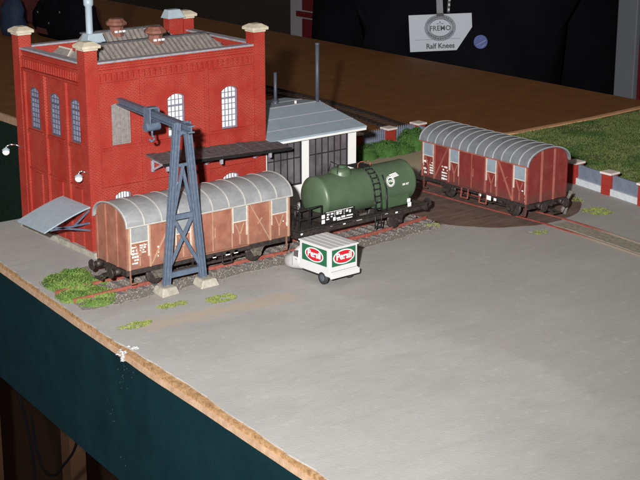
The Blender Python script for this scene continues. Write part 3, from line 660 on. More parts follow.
MB().bar(crp(-0.3, 5.5), crp(0.42, 5.5), 0.12, 0.12).build('cross_beam', 'crane', CR)
# I-section beam to the wall, slightly skewed
bt, bw_ = Vector((0.07, -0.75, 7.14)), Vector((0.85, 6.35, 7.18))
MB().bar(bt + Vector((0, 0, 0.13)), bw_ + Vector((0, 0, 0.13)), 0.30, 0.06).bar(bt - Vector((0, 0, 0.13)), bw_ - Vector((0, 0, 0.13)), 0.30, 0.06).bar(bt, bw_, 0.06, 0.22).build('hoist_beam', 'crane', CR, bevel=0.01)
MB().box(-0.2, 0.45, -0.2, 0.2, 6.86, 7.0).build('head_plate', 'crane', CR)
hp = bw_.lerp(bt, 0.47)
tr = MB().box(hp.x - 0.26, hp.x - 0.19, hp.y - 0.28, hp.y + 0.28, 6.75, 7.42).box(hp.x + 0.19, hp.x + 0.26, hp.y - 0.28, hp.y + 0.28, 6.75, 7.42).box(hp.x - 0.26, hp.x + 0.26, hp.y - 0.2, hp.y + 0.2, 7.40, 7.48).box(hp.x - 0.26, hp.x + 0.26, hp.y - 0.2, hp.y + 0.2, 6.55, 6.78)
tr.cyl((hp.x - 0.36, hp.y, 6.6), (hp.x + 0.36, hp.y, 6.6), 0.2)
tr = tr.build('hoist_trolley', 'crane', CR, bevel=0.015)
MB().tube([(hp.x, hp.y, 6.45), (hp.x, hp.y, 6.2), (hp.x + 0.1, hp.y - .02, 6.08), (hp.x + 0.06, hp.y, 5.95), (hp.x - 0.1, hp.y, 5.95), (hp.x - 0.13, hp.y, 6.06)], 0.05).build('hoist_hook', 'crane', tr)
for x, y in ((-1.02, -0.05), (0.98, -0.15)):
    rg = random.Random(int(x * 9)); q = lambda: rg.uniform(-.07, .07)
    MB().hexa([(x - 0.55 + q(), y - 0.62 + q(), 0), (x + 0.5 + q(), y - 0.55 + q(), 0), (x + 0.5 + q(), y + 0.45 + q(), 0), (x - 0.5 + q(), y + 0.45 + q(), 0)],
              [(x - 0.34, y - 0.4, 0.34), (x + 0.36, y - 0.36, 0.32), (x + 0.36, y + 0.3, 0.32), (x - 0.34, y + 0.3, 0.34)]).build('footing', 'concrete', CR, bevel=0.06)

# ------------------------------------------------------------------ wagons
def wheelset(par, x, zc=0.5, r=0.47, name='wheel', gm='blackmetal'):
    for s in (-1, 1):
        w_ = MB().lathe([(0.0, -0.07), (r - 0.12, -0.07), (r - 0.08, -0.05), (r, -0.05), (r, 0.05), (r - 0.08, 0.05), (0, 0.03)], (x, s * 0.72, zc), axis=1, n=24).build(name, 'blackmetal', par)
        MB().cyl((x, s * 0.80, zc), (x, s * 0.90, zc), 0.10, 0.08, 10).build('hub', 'black', w_)
    MB().cyl((x, -0.7, zc), (x, 0.7, zc), 0.08).build('axle', 'black', par)
    for s in (-1, 1):
        g = MB().box(x - 0.18, x + 0.18, s * 1.0 - 0.05, s * 1.0 + 0.05, 0.36, 0.72)
        g.bar((x - 0.45, s * 1.0, 0.9), (x - 0.15, s * 1.0, 0.4), 0.06, 0.08).bar((x + 0.45, s * 1.0, 0.9), (x + 0.15, s * 1.0, 0.4), 0.06, 0.08)
        g.bar((x - 0.55, s * 1.02, 0.84), (x, s * 1.02, 0.72), 0.08, 0.09).bar((x + 0.55, s * 1.02, 0.84), (x, s * 1.02, 0.72), 0.08, 0.09)
        for q in range(5): g.box(x - 0.5 + q * 0.07, x + 0.5 - q * 0.07, s * 1.05 - 0.06, s * 1.05 + 0.06, 0.80 - q * 0.035, 0.83 - q * 0.035)
        g.cyl((x, s * 1.05, 0.5), (x, s * 1.22, 0.5), 0.13, 0.11, 12)
        g.build('axle_guard', gm, par, bevel=0.01)
def buffers(par, xe, s, z=0.98):
    for y in (-0.78, 0.78):
        b = MB().cyl((xe, y, z), (xe + s * 0.32, y, z), 0.14).cyl((xe + s * 0.30, y, z), (xe + s * 0.5, y, z), 0.09).build('buffer', 'blackmetal', par)
        MB().cyl((xe + s * 0.5, y, z), (xe + s * 0.56, y, z), 0.25, 0.23, 20).build('buffer_head', 'blackmetal', b)
    MB().bar((xe, 0, z - 0.05), (xe + s * 0.3, 0, z - 0.05), 0.12).bar((xe + s * 0.28, -0.14, z - 0.3), (xe + s * 0.65, -0.14, z - 0.38), 0.06).bar((xe + s * 0.28, 0.14, z - 0.3), (xe + s * 0.65, 0.14, z - 0.38), 0.06).bar((xe + s * 0.65, -0.3, z - 0.38), (xe + s * 0.65, 0.3, z - 0.38), 0.08).bar((xe + s * 0.1, 0, z - 0.3), (xe + s * 0.4, 0, z - 0.3), 0.3, 0.1).build('coupling', 'blackmetal', par)
def covered_wagon(label, H_, hw, loc, rz, body, batten, roofm, seam, vent, nribs, texts, dots, step):
    W = thing('covered_wagon', label, 'wagon', loc, rz, 'closed goods wagons with rounded roofs')
    zb, zs, zc = 1.05, 3.02, 3.78
    def arc(x, k=22, ex=0.0, dz=0.0):
        return [(-(hw + ex) * math.cos(math.pi * i / k), zs + dz + (zc - zs + ex * .3) * max(0, math.sin(math.pi * i / k)) ** 0.92) for i in range(k + 1)]
    prof = [(hw, zb), (-hw, zb)] + arc(0)
    core = MB().prism([(hw - .03, zb), (-hw + .03, zb)] + [(y * 0.97, z - 0.03) for y, z in arc(0)], -H_ + 0.05, H_ - 0.05, 'yz').build('body', body, W)
    # horizontal-board side panels divided by posts: each side five panels and the sliding door
    fr = [-1.0, -0.24, 0.24, 1.0]
    for s in (-1, 1):
        y0, y1 = (-hw - 0.012, -hw + 0.06) if s < 0 else (hw - 0.06, hw + 0.012)
        for a, b in ((-1.0, -0.24), (0.24, 1.0)):
            box('side_panel', body, W, a * H_ + (0.0 if a > 0 else 0.0), b * H_, y0, y1, zb, zs + 0.02)
        yd = (-hw - 0.10, -hw - 0.014) if s < 0 else (hw + 0.014, hw + 0.10)
        dr = MB().box(-0.235 * H_, 0.235 * H_, yd[0], yd[1], zb + 0.06, zs - 0.06).build('sliding_door', body, W, bevel=0.015)
        out = yd[0] if s < 0 else yd[1]
        MB().box(-0.02, 0.02, out - 0.02, out + 0.02, zb + 0.08, zs - 0.08).build('door_joint', batten, dr)
        MB().box(0.10, 0.14, out - 0.035, out + 0.035, 1.75, 2.2).build('door_handle', batten, dr)
        MB().box(-0.5 * H_, 0.46 * H_, min(yd) , max(yd), zs - 0.04, zs + 0.02).build('door_rail', batten, W)
        MB().box(-0.5 * H_, 0.46 * H_, min(yd) + 0.02, max(yd), zb - 0.02, zb + 0.045).build('door_rail', body, W)
        yo = s * (hw + 0.012)
        def post(x, wd=0.07, m=batten, z0=zb, z1=zs, nm='post'): MB().box(x * H_ - wd / 2, x * H_ + wd / 2, min(yo, yo + s * 0.05), max(yo, yo + s * 0.05), z0, z1).build(nm, m, W)
        for sx in (-1, 1):
            for q in (0.245, 0.455, 0.745, 0.985): post(sx * q, 0.085)
            for a, b in ((0.262, 0.44), (0.762, 0.968)):
                xa, xb = sorted((sx * a * H_, sx * b * H_))
                v = MB().box(xa, xb, min(yo, yo + s * 0.03), max(yo, yo + s * 0.03), 2.26, zs - 0.05).build('vent_flap', vent, W)
                mb = MB()
                for e in (xa, xb): mb.box(e - 0.03, e + 0.03, min(yo, yo + s * 0.055), max(yo, yo + s * 0.055), 1.75 if (e == xa) else 1.55, zs - 0.03)
                mb.box(xa, xb, min(yo, yo + s * 0.05), max(yo, yo + s * 0.05), 2.21, 2.26).build('vent_frame', 'trimw', v)
                xm = (xa + xb) / 2; o2 = yo + s * 0.02
                MB().bar((xm, o2, zb + 0.12), (xm, o2, 1.6), 0.05, 0.04).bar((xm, o2, 1.6), (xm - 0.24, o2, 2.15), 0.05, 0.04).bar((xm, o2, 1.6), (xm + 0.24, o2, 2.15), 0.05, 0.04).build('y_brace', batten, W)
            o2 = yo + s * 0.022
            MB().bar((sx * 0.475 * H_, o2, zs - 0.08), (sx * 0.73 * H_, o2, zb + 0.1), 0.09, 0.05).build('diagonal_brace', batten, W)
            MB().bar((sx * 0.58 * H_, o2, 1.95), (sx * 0.64 * H_, o2, 2.2), 0.05, 0.04).build('lamp_iron', batten, W) if sx * s < 0 else None
    for s in (-1, 1):   # end walls
        xa, xb = (-H_ - 0.01, -H_ + 0.045) if s < 0 else (H_ - 0.045, H_ + 0.01)
        MB().prism(prof, xa, xb, 'yz').build('end_wall', body, W)
        xo = s * (H_ + 0.01)
        for y in (-0.45, 0.45):
            z1 = zs + (zc - zs) * math.sqrt(1 - (y / hw) ** 2) - 0.06
            MB().box(min(xo, xo + s * 0.06), max(xo, xo + s * 0.06), y - 0.05, y + 0.05, zb, z1).build('end_post', batten if body == 'wag2' else 'wag1', W)
        for y in (-hw + 0.04, hw - 0.04): MB().box(min(xo, xo + s * 0.05), max(xo, xo + s * 0.05), y - 0.05, y + 0.05, zb, zs).build('end_post', body, W)
        for k in range(1, 12):        # boards of the end wall: shallow joints
            pass
    # rounded roof in sheets with raised seams
    n = 26; ex = 0.13
    def ra(x, e=0.0): return [(-(hw + ex + e) * math.cos(math.pi * i / n), zs - 0.02 + (zc - zs + 0.06 + e) * max(0, math.sin(math.pi * i / n)) ** 0.92) for i in range(n + 1)]
    rx = H_ + 0.12; outer = ra(0); inn = [(y * 0.965, z - 0.045) for y, z in outer]
    vs = []; fs = []
    m_ = n + 1
    rb = MB(); rb.add([(-rx, y, z) for y, z in outer] + [(rx, y, z) for y, z in outer], [(i, i + 1, m_ + i + 1, m_ + i) for i in range(n)][::1], True)
    rb.add([(-rx, y, z) for y, z in inn] + [(rx, y, z) for y, z in inn], [(m_ + i, m_ + i + 1, i + 1, i) for i in range(n)], True)
    for x in (-rx, rx): rb.add([(x, y, z) for y, z in outer] + [(x, y, z) for y, z in inn], [(i, i + 1, m_ + i + 1, m_ + i) for i in range(n)])
    rf = rb.build('roof', roofm, W, recalc=False)
    for s in (-1, 1): MB().box(-rx, rx, s * (hw + ex) - 0.03, s * (hw + ex) + 0.03, zs - 0.07, zs - 0.01).build('roof_gutter', seam if body == 'wag1' else batten, rf)
    for k in range(nribs + 1):
        x = -rx + 0.03 + (2 * rx - 0.06) * k / nribs; o1 = ra(0, 0.022); vs = []; fs = []
        for xx in (x - 0.028, x + 0.028): vs += [(xx, y, z) for y, z in o1] + [(xx, y * 0.99, z - 0.03) for y, z in outer]
        for i in range(n): fs += [(i, i + 1, 2 * m_ + i + 1, 2 * m_ + i), (i, i + 1, m_ + i + 1, m_ + i), (2 * m_ + i, 2 * m_ + i + 1, 3 * m_ + i + 1, 3 * m_ + i)]
        MB().add(vs, fs).build('roof_seam', seam, rf)
    # underframe
    for s in (-1, 1):
        box('sole_bar', 'blackmetal' if body == 'wag2' else 'blackmetal', W, -H_, H_, s * 1.1 - 0.05, s * 1.1 + 0.05, 0.78, zb - 0.025)
        box('headstock', 'blackmetal', W, s * H_ - 0.08, s * H_ + 0.08, -hw + 0.05, hw - 0.05, 0.78, zb - 0.02)
        buffers(W, s * (H_ + 0.08), s, 0.95)
        wheelset(W, s * 0.615 * H_, gm='mud' if body == 'wag1' else 'blackmetal')
        MB().bar((s * 0.24 * H_, -1.3, 0.45), (s * 0.24 * H_ - s * 0.5, -1.3, 0.45), 0.08, 0.05).bar((s * 0.24 * H_, -1.3, 0.45), (s * 0.24 * H_, -1.25, 0.95), 0.05).bar((s * 0.24 * H_ - s * 0.5, -1.3, 0.45), (s * 0.24 * H_ - s * 0.5, -1.25, 0.95), 0.05).build('footstep', 'rail' if body == 'wag2' else 'blackmetal', W)
        MB().bar((s * (H_ - 0.12), -hw + .03, 0.42), (s * (H_ - 0.12), -hw + .05, 1.05), 0.06).bar((s * (H_ - 0.4), -hw + .03, 0.42), (s * (H_ - 0.12), -hw + .03, 0.42), 0.06).build('footstep', 'wag2' if body == 'wag2' else 'wag1', W)
    MB().box(-0.5, 0.5, -0.35, 0.35, 0.4, 0.8).cyl((0.9, -0.5, 0.6), (1.5, -0.5, 0.6), 0.2).bar((-0.62 * H_, -0.9, 0.5), (0.62 * H_, -0.9, 0.5), 0.06).bar((-0.3 * H_, -1.1, 0.55), (0.3 * H_, -1.1, 0.55), 0.05, 0.1).build('brake_gear', 'blackmetal', W)
    box('floor_frame', 'blackmetal', W, -H_ + 0.1, H_ - 0.1, -1.1, 1.1, 0.82, zb)
    yo = -(hw + 0.018)
    for (x, z, wd, ht, rows) in texts:      # small white stencilled data plates
        mb = MB()
        for r_ in range(rows):
            zz = z - ht * (r_ + 0.5) / rows; u = x; rg = random.Random(int(x * 100) + r_)
            while u < x + wd - 0.03:
                l = rg.uniform(0.03, 0.10); l = min(l, x + wd - u); hh = rg.uniform(0.16, 0.36); rg.random() < 0.85 and mb.box(u, u + l, yo - 0.004, yo, zz - ht / rows * hh, zz + ht / rows * hh); u += l + 0.025
        mb.build('stencil_marking', 'decal', W, stuff=True)
    for x, z, r_ in dots:
        MB().box(x - r_, x + r_, -hw + .10, -hw + .14, z - r_ * 0.8, z + r_ * 0.8).build('label_plate', 'decal', W, bevel=0.02)
    return W
covered_wagon('faded brown goods wagon with pale grey ribbed roof in front of the brick building', 4.32, 1.25, (2.62, -4.66, 0.06), 0, 'wag1', 'rib1', 'roof1', 'roof1rib', 'vent', 10,
              [(-4.12, 2.10, 0.32, 0.85, 6), (-3.72, 2.12, 0.34, 0.42, 4), (-2.83, 1.95, 0.07, 0.6, 3), (3.95, 1.9, 0.28, 0.16, 1), (4.14, 1.78, 0.12, 0.42, 2)], [(0.22, 0.8, 0.09), (0.95, 0.82, 0.12), (1.4, 0.82, 0.11), ], 0)
covered_wagon('dark red goods wagon with slate grey ribbed roof on the brown disc', 3.93, 1.38, (21.17, -4.84, 0.0), -90.8, 'wag2', 'rib2', 'roof2', 'roof2rib', 'vent2', 13,
              [(-3.8, 1.98, 0.32, 0.8, 4), (-3.3, 1.95, 0.34, 0.7, 5), (-2.35, 1.92, 0.46, 0.8, 5), (3.55, 1.75, 0.12, 0.12, 1), (3.78, 1.6, 0.06, 0.5, 3)], [(0.45, 0.82, 0.08), (1.1, 0.80, 0.15), (1.55, 0.80, 0.09)], 0)
# upright coupling hook / brake lever at the near end of the dark red wagon: red-tipped pole leaning at its far buffer
tag(MB().bar((22.75, -8.35, 0.05), (23.25, -8.5, 1.15), 0.09, 0.12).bar((22.72, -8.6, 0.02), (23.0, -8.62, 0.6), 0.07, 0.09).build('signal_lever', ['sleeper']), 'short brown lever standing beside the buffers of the dark red wagon', 'lever')

# tank wagon
TW = thing('tank_wagon', 'green tank wagon with black ladder and white winged ring emblem', 'tank wagon', (11.5, -4.62, 0.06), 1.5)
HT = 4.1
for s in (-1, 1):
    box('sole_bar', 'blackmetal', TW, -HT, HT, s * 1.02 - 0.06, s * 1.02 + 0.06, 0.80, 1.12)
    box('headstock', 'blackmetal', TW, s * HT - 0.08, s * HT + 0.08, -1.3, 1.3, 0.80, 1.12)
    buffers(TW, s * (HT + 0.08), s, 0.98)
    wheelset(TW, s * 2.45)
    box('walkway', 'blackmetal', TW, -HT + 1.3, HT, s * 1.22 - 0.16, s * 1.22 + 0.16, 1.13, 1.18)
box('deck', 'blackmetal', TW, -HT, -HT + 1.55, -1.3, 1.3, 1.13, 1.2)
# barrel
bx0, bx1, br, bz = -2.12, 3.68, 1.03, 2.19
pr = [(0.0, bx0 - 0.20), (0.35, bx0 - 0.185), (0.7, bx0 - 0.12), (0.95, bx0 - 0.02), (1.04, bx0 + 0.08), (br, bx0 + 0.16), (br, bx0 + 0.6), (br, 1.1)]
pr += [(br, bx1 - 0.6), (br, bx1 - 0.16), (1.04, bx1 - 0.08), (0.95, bx1 + 0.02), (0.7, bx1 + 0.12), (0.35, bx1 + 0.185), (0, bx1 + 0.2)]
MB().lathe(pr, (0, 0, bz), axis=0, n=56).build('tank_barrel', 'tank', TW)
dm = MB().lathe([(0.55, 2.95), (0.52, 3.28), (0.46, 3.38), (0.28, 3.45), (0.0, 3.47)], (-0.45, 0, 0), n=28).build('tank_dome', 'tank', TW)
MB().lathe([(0.24, 3.4), (0.24, 3.52), (0.0, 3.54)], (-0.35, 0, 0), n=16).build('dome_hatch', 'tankdark', dm)
for x in (2.15,): MB().box(x - 0.9, x + 1.15, -0.92, 0.92, 1.18, 1.75).build('saddle', 'tankdark', TW, bevel=0.06)
MB().box(-2.4, -1.6, -0.8, 0.8, 1.18, 1.6).build('saddle', 'blackmetal', TW, bevel=0.03)
# ladder on the near side, hooked over the barrel
def lad(xo, nm):
    mb = MB(); pts = []
    for k in range(9):
        t = R(100 - 11.5 * k); pts.append((0, -(br + 0.12) * math.cos(t), bz + (br + 0.12) * math.sin(t)))
    pts = [(0, 0.25, bz + br + 0.14)] + pts + [(0, -(br + 0.16), 2.0), (0, -(br + 0.22), 1.2), (0, -(br + 0.22), 0.42)]
    mb.tube([(xo, p[1], p[2]) for p in pts], 0.035, 6); mb.build(nm, 'black', LD); return pts
LD = MB().box(0.35, 1.25, -0.30, 0.5, bz + br + 0.08, bz + br + 0.13).build('ladder', 'black', TW)
pts = lad(0.72, 'ladder_rail'); lad(1.12, 'ladder_rail')
rungs = [(-(br + 0.12) * math.cos(R(a)), bz + (br + 0.12) * math.sin(R(a))) for a in (80, 65, 50, 36, 22, 8)] + [(-(br + 0.17), 2.02), (-(br + 0.19), 1.72), (-(br + 0.21), 1.42), (-(br + 0.22), 1.1), (-(br + 0.22), 0.78), (-(br + 0.22), 0.5)]
for y, z in rungs: MB().bar((0.72, y, z), (1.12, y, z), 0.05, 0.045).build('rung', 'black', LD)
MB().tube([(0.4, -0.3, bz + br + 0.1), (0.4, -0.3, bz + br + 0.30), (0.55, -0.3, bz + br + 0.38), (1.0, -0.3, bz + br + 0.38), (1.2, -0.3, bz + br + 0.30), (1.2, -0.3, bz + br + 0.1)], 0.022, 6).build('hand_rail', 'rail', LD)
MB().tube([(-0.9, -0.3, bz + br), (-0.85, -0.25, bz + br + 0.45), (-0.8, 0.3, bz + br + 0.5), (-0.75, 0.5, bz + br)], 0.022, 6).build('hand_rail', 'black', LD)
MB().tube([(1.45, -0.9, bz + 0.75), (1.5, -1.17, bz + 0.1), (1.5, -1.22, 1.2)], 0.035, 6).build('vent_pipe', 'black', TW)
# brakeman railing at the left end
for y in (-1.25, 1.25):
    for x in (-HT + 0.05, -HT + 0.7, -HT + 1.4):
        MB().bar((x, y, 1.2), (x, y, 2.2), 0.055).build('railing_post', 'black', TW)
    for z in (1.7, 2.18): MB().bar((-HT + 0.05, y, z), (-HT + 1.4, y, z), 0.05).build('hand_rail', 'black', TW)
for z in (1.7, 2.18): MB().bar((-HT + 0.05, -1.25, z), (-HT + 0.05, 1.25, z), 0.05).build('hand_rail', 'black', TW)
for y in (-0.6, 0.0, 0.6): MB().bar((-HT + 0.05, y, 1.2), (-HT + 0.05, y, 2.18), 0.05).build('railing_post', 'black', TW)
MB().cyl((-HT + 0.5, -0.4, 1.2), (-HT + 0.5, -0.4, 2.1), 0.04).lathe([(0.22, 2.08), (0.22, 2.12)], (-HT + 0.5, -0.4, 0)).build('brake_wheel', 'black', TW)
# data board with stencils
pb = MB().box(-2.45, -0.62, -1.22, -1.16, 1.24, 1.80).build('data_board', 'black', TW)
mb = MB(); yy = -1.227
def mark(x0, x1, z0, z1): mb.box(x0, x1, yy, yy + 0.004, z0, z1)
mark(-2.40, -0.70, 1.755, 1.775); mark(-1.86, -1.84, 1.50, 1.75); mark(-1.28, -1.26, 1.50, 1.75)
for x in (-2.34, -2.1): mark(x, x + 0.16, 1.62, 1.70); mark(x, x + 0.1, 1.50, 1.56)
mark(-1.75, -1.62, 1.56, 1.72); mark(-1.58, -1.40, 1.66, 1.72); mark(-1.56, -1.42, 1.56, 1.62); mark(-1.15, -1.02, 1.60, 1.71); mark(-0.95, -0.84, 1.54, 1.68)
mark(-2.38, -2.2, 1.40, 1.46); mark(-1.95, -1.80, 1.30, 1.47); mark(-1.74, -1.5, 1.34, 1.42); mark(-1.44, -1.2, 1.36, 1.45); mark(-1.12, -0.72, 1.38, 1.44); mark(-1.7, -0.75, 1.27, 1.31)
mb.build('stencil_marking', 'decal', pb)
mb = MB(); yy = -1.086
for x0, x1, z0, z1 in ((-2.36, -2.1, 1.0, 1.07), (-2.02, -1.86, 0.99, 1.08), (-1.2, -1.05, 0.95, 1.02), (-0.6, -0.45, 1.0, 1.06), (-0.35, 0.0, 0.98, 1.05), (2.2, 2.35, 0.9, 0.98), (1.5, 1.7, 0.98, 1.05), (-3.9, -3.7, 0.9, 0.98)): mark(x0, x1, z0, z1)
mb.build('stencil_marking', 'decal', TW)
for x, z, r_ in ((-2.62, 1.62, 0.09), (-2.62, 1.38, 0.09), (2.9, 1.5, 0.09), (2.95, 1.28, 0.1)): MB().box(x - r_, x + r_, -1.30, -1.26, z - r_, z + r_).build('label_plate', 'decal', TW)
# winged ring emblem wrapped on the barrel
def onbarrel(x, s, off=0.008):
    a = s / br; return (x, -(br + off) * math.cos(a), bz + (br + off) * math.sin(a))
em = MB(); cx, cs = 1.95, 0.36
def annulus(r0, r1, n=28):
    o = []
    for k in range(n):
        t0, t1 = 2 * math.pi * k / n, 2 * math.pi * (k + 1) / n
        em.add([onbarrel(cx + r * math.cos(t), cs + r * math.sin(t)) for r, t in ((r0, t0), (r1, t0), (r1, t1), (r0, t1))], [(0, 1, 2, 3)])
annulus(0.17, 0.225); annulus(0.255, 0.272)
for k in range(3):
    z0 = cs + 0.14 + 0.07 * k
    em.add([onbarrel(cx + a_, b_) for a_, b_ in ((0.17 - 0.05 * k, z0), (0.62 - 0.04 * k, z0 + 0.06), (0.60 - 0.05 * k, z0 + 0.11), (0.12 - 0.05 * k, z0 + 0.05))], [(0, 1, 2, 3)])
em = em.build('winged_emblem', 'decal', TW, recalc=False)
def wraptext(body, size, x, s, bold=0.0):
    me = text_mesh(body, size, bold, extrude=0.0)
    for v in me.vertices: v.co = onbarrel(x + v.co.x, s + v.co.y, 0.01)
    me.materials.clear(); me.materials.append(M['decal']); o = bpy.data.objects.new('lettering', me); col.objects.link(o); o.parent = TW
wraptext('VTG', 0.15, cx, cs, 0.006)
wraptext('585 427', 0.13, 2.9, 0.08, 0.004)
em2 = MB()
em2.add([onbarrel(2.3 + a_, -0.22 + b_) for a_, b_ in ((0, 0), (0.7, 0), (0.7, 0.012), (0, 0.012))], [(0, 1, 2, 3)]); em2.build('seam_line', 'tankdark', TW, recalc=False)

# ------------------------------------------------------------------ three-wheeled van, faces +Y
VN = thing('delivery_van', 'tiny white three-wheeled delivery van with red and green soap advert panels', 'van', (6.5, -9.35, 0), 1.5)
def v_(name, m, *a, bevel=0.02, p=None): return box(name, m, p or VN, *a, bevel=bevel)
v_('body', 'vanwhite', -0.80, 0.80, -1.02, 1.05, 0.62, 1.68, bevel=0.04)
v_('chassis', 'vanwhite', -0.80, 0.80, -1.10, 1.12, 0.42, 0.66, bevel=0.03)
v_('rear_skirt', 'vanwhite', -0.83, 0.83, -1.16, -1.06, 0.38, 0.62)
rf = v_('roof', 'vanwhite', -0.84, 0.84, -1.07, 1.09, 1.68, 1.75)
for x in (-0.5, -0.17, 0.17, 0.5): v_('roof_rib', 'vanwhite', x - 0.055, x + 0.055, -1.03, 1.05, 1.75, 1.764, p=rf, bevel=0.01)
v_('undertray', 'black', -0.7, 0.7, -1.05, 1.0, 0.32, 0.42)
# side advert panel (faces -X) and rear advert panel (faces -Y)
def advert(mtx, w_, h_):
    b = MB(); b.box(-w_ / 2, w_ / 2, -h_ / 2, h_ / 2, 0, 0.012)
    def xf(mb): mb.v = [tuple(mtx @ Vector(q)) for q in mb.v]; return mb
    p = xf(b).build('advert_panel', 'green', VN)
    def oval(a, c, z, m, nm):
        k = MB(); k.prism([(a * math.cos(t * math.pi / 18), c * math.sin(t * math.pi / 18)) for t in range(36)], z, z + 0.003, 'xy'); xf(k).build(nm, m, p)
    a = min(w_ * 0.46, 0.62); c = h_ * 0.43
    oval(a, c, 0.013, 'decal', 'oval_border'); oval(a * 0.90, c * 0.86, 0.0165, 'red', 'oval')
    me_ = text('lettering', 'Persil', min(a * 0.68, 0.42), 'decal', p, mtx @ T(0, 0.02, 0.021), bold=0.011, extrude=0.002, spacing=0.98)
    k = MB(); k.box(-0.045, 0.035, -0.05, 0.0, 0.0235, 0.025); xf(k).build('logo_mark', 'blueink', p)
advert(T(-0.80, 0.02, 1.24) @ LEFTF, 1.68, 0.74)
advert(T(0.0, -1.02, 1.26) @ FRONT, 1.36, 0.76)
v_('door_line', 'clip', -0.72, 0.72, -1.032, -1.024, 0.66, 0.672, bevel=0)
# rounded cab narrowing to the nose
n = 24; vs = []
rings = [(1.06, 0.79, 0.24, 1.42), (1.20, 0.79, 0.22, 1.42), (1.40, 0.79, 0.18, 1.36), (1.62, 0.78, 0.14, 1.14), (1.80, 0.76, 0.12, 0.98), (2.00, 0.70, 0.08, 0.86), (2.25, 0.62, 0.08, 0.74), (2.46, 0.52, 0.08, 0.62), (2.60, 0.40, 0.10, 0.50), (2.66, 0.24, 0.14, 0.40)]
for y, hw_, z0, z1 in rings:
    for k in range(n):
        t = 2 * math.pi * k / n + math.pi / n; cx_ = math.copysign(abs(math.cos(t)) ** 0.5, math.cos(t)); sz = math.copysign(abs(math.sin(t)) ** 0.6, math.sin(t))
        vs.append((cx_ * hw_, y, (z0 + z1) / 2 + sz * (z1 - z0) / 2))
fs = [(i * n + k, i * n + (k + 1) % n, (i + 1) * n + (k + 1) % n, (i + 1) * n + k) for i in range(len(rings) - 1) for k in range(n)] + [tuple(range(n)), tuple(range((len(rings) - 1) * n, len(rings) * n))]
cab = MB().add(vs, fs, True).build('cab', 'vanwhite', VN)
MB().prism([(1.16, 0.86), (1.50, 0.86), (1.44, 1.12), (1.16, 1.18)], -0.80, -0.70, 'yz').build('side_window', 'glassdark', cab)
MB().prism([(1.16, 0.86), (1.50, 0.86), (1.44, 1.12), (1.16, 1.18)], 0.70, 0.80, 'yz').build('side_window', 'glassdark', cab)
MB().hexa([(-0.55, 1.60, 1.0), (0.55, 1.60, 1.0), (0.55, 1.70, 1.02), (-0.55, 1.70, 1.02)], [(-0.52, 1.44, 1.26), (0.52, 1.44, 1.26), (0.52, 1.54, 1.28), (-0.52, 1.54, 1.28)]).build('windscreen', 'glassdark', cab)
for s in (-1, 1):
    MB().box(s * 0.795 - 0.012, s * 0.795 + 0.012, 1.56, 1.575, 0.40, 0.95).build('door_seam', 'clip', cab)
    MB().box(s * 0.80 - 0.02, s * 0.80 + 0.02, 1.22, 1.34, 0.74, 0.765).build('door_handle', 'steel', cab)
MB().box(-0.42, 0.42, 2.62, 2.70, 0.14, 0.20).build('bumper', 'steel', VN, bevel=0.02)
for s in (-1, 1): MB().lathe([(0.0, 2.42), (0.09, 2.41), (0.11, 2.34), (0.1, 2.2)], (s * 0.36, 0, 0.72), axis=1, n=14).build('headlight', 'steel', cab)
for x, y, r_ in ((-0.72, -0.5, 0.30), (0.72, -0.5, 0.30), (0.0, 1.75, 0.25)):
    wv = MB().lathe([(0.0, -0.09), (r_ - 0.05, -0.09), (r_, -0.05), (r_, 0.05), (r_ - 0.05, 0.09), (0, 0.09)], (x, y, r_), axis=0, n=22).build('wheel', 'tyre', VN)
    MB().lathe([(0.0, -0.105), (r_ * 0.5, -0.10), (r_ * 0.56, -0.088)], (x, y, r_), axis=0, n=16).build('rim', 'rim', wv)
    MB().lathe([(r_ * 0.56, 0.088), (r_ * 0.5, 0.10), (0.0, 0.105)], (x, y, r_), axis=0, n=16).build('rim', 'rim', wv)
# ------------------------------------------------------------------ low wall with brick pillars
def pillar(parent, x, y, z0=0.0, s=0.62, h=1.12):
    p = MB().box(x - s / 2, x + s / 2, y - s / 2, y + s / 2, z0, h).build('brick_pillar', 'brick', parent)
    MB().box(x - s / 2 - 0.08, x + s / 2 + 0.08, y - s / 2 - 0.08, y + s / 2 + 0.08, h + 0.001, h + 0.12).build('pillar_cap', 'capwhite', p, bevel=0.02)
RW = thing('boundary_wall', 'low grey wall with red brick pillars and white base along the grass field', 'wall', (0, 0, 0))
px = lambda y: 28.3 + (0 if y > -4 else (y + 4) * 0.16)
ys = [5.9, 3.2, 0.6, -1.9, -4.35, -7.2, -10.1, -13.0, -16]
for i, y in enumerate(ys): pillar(RW, px(y), y)
for a, b in zip([8.6] + ys, ys):
    mb = MB(); nn = 8
    xa, xb = px(a), px(b)
    MB().hexa([(xa - 0.22, a, 0), (xa + 0.16, a, 0), (xb + 0.16, b, 0), (xb - 0.22, b, 0)][::-1], [(xa - 0.22, a, 0.36), (xa + 0.16, a, 0.36), (xb + 0.16, b, 0.36), (xb - 0.22, b, 0.36)][::-1]).build('wall_base', 'basewhite', RW)
    for k in range(nn):
        t0, t1 = k / nn, (k + 1) / nn; z0 = 1.13 - 0.05 * math.sin(math.pi * t0); z1 = 1.13 - 0.05 * math.sin(math.pi * t1)
        p0 = (xa + (xb - xa) * t0, a + (b - a) * t0); p1 = (xa + (xb - xa) * t1, a + (b - a) * t1)
        mb.hexa([(p0[0] - 0.05, p0[1], 0.362), (p0[0] + 0.07, p0[1], 0.362), (p1[0] + 0.07, p1[1], 0.362), (p1[0] - 0.05, p1[1], 0.362)][::-1], [(p0[0] - 0.05, p0[1], z0), (p0[0] + 0.07, p0[1], z0), (p1[0] + 0.07, p1[1], z1), (p1[0] - 0.05, p1[1], z1)][::-1])
    mb.build('wall_panel', 'fencegrey', RW)
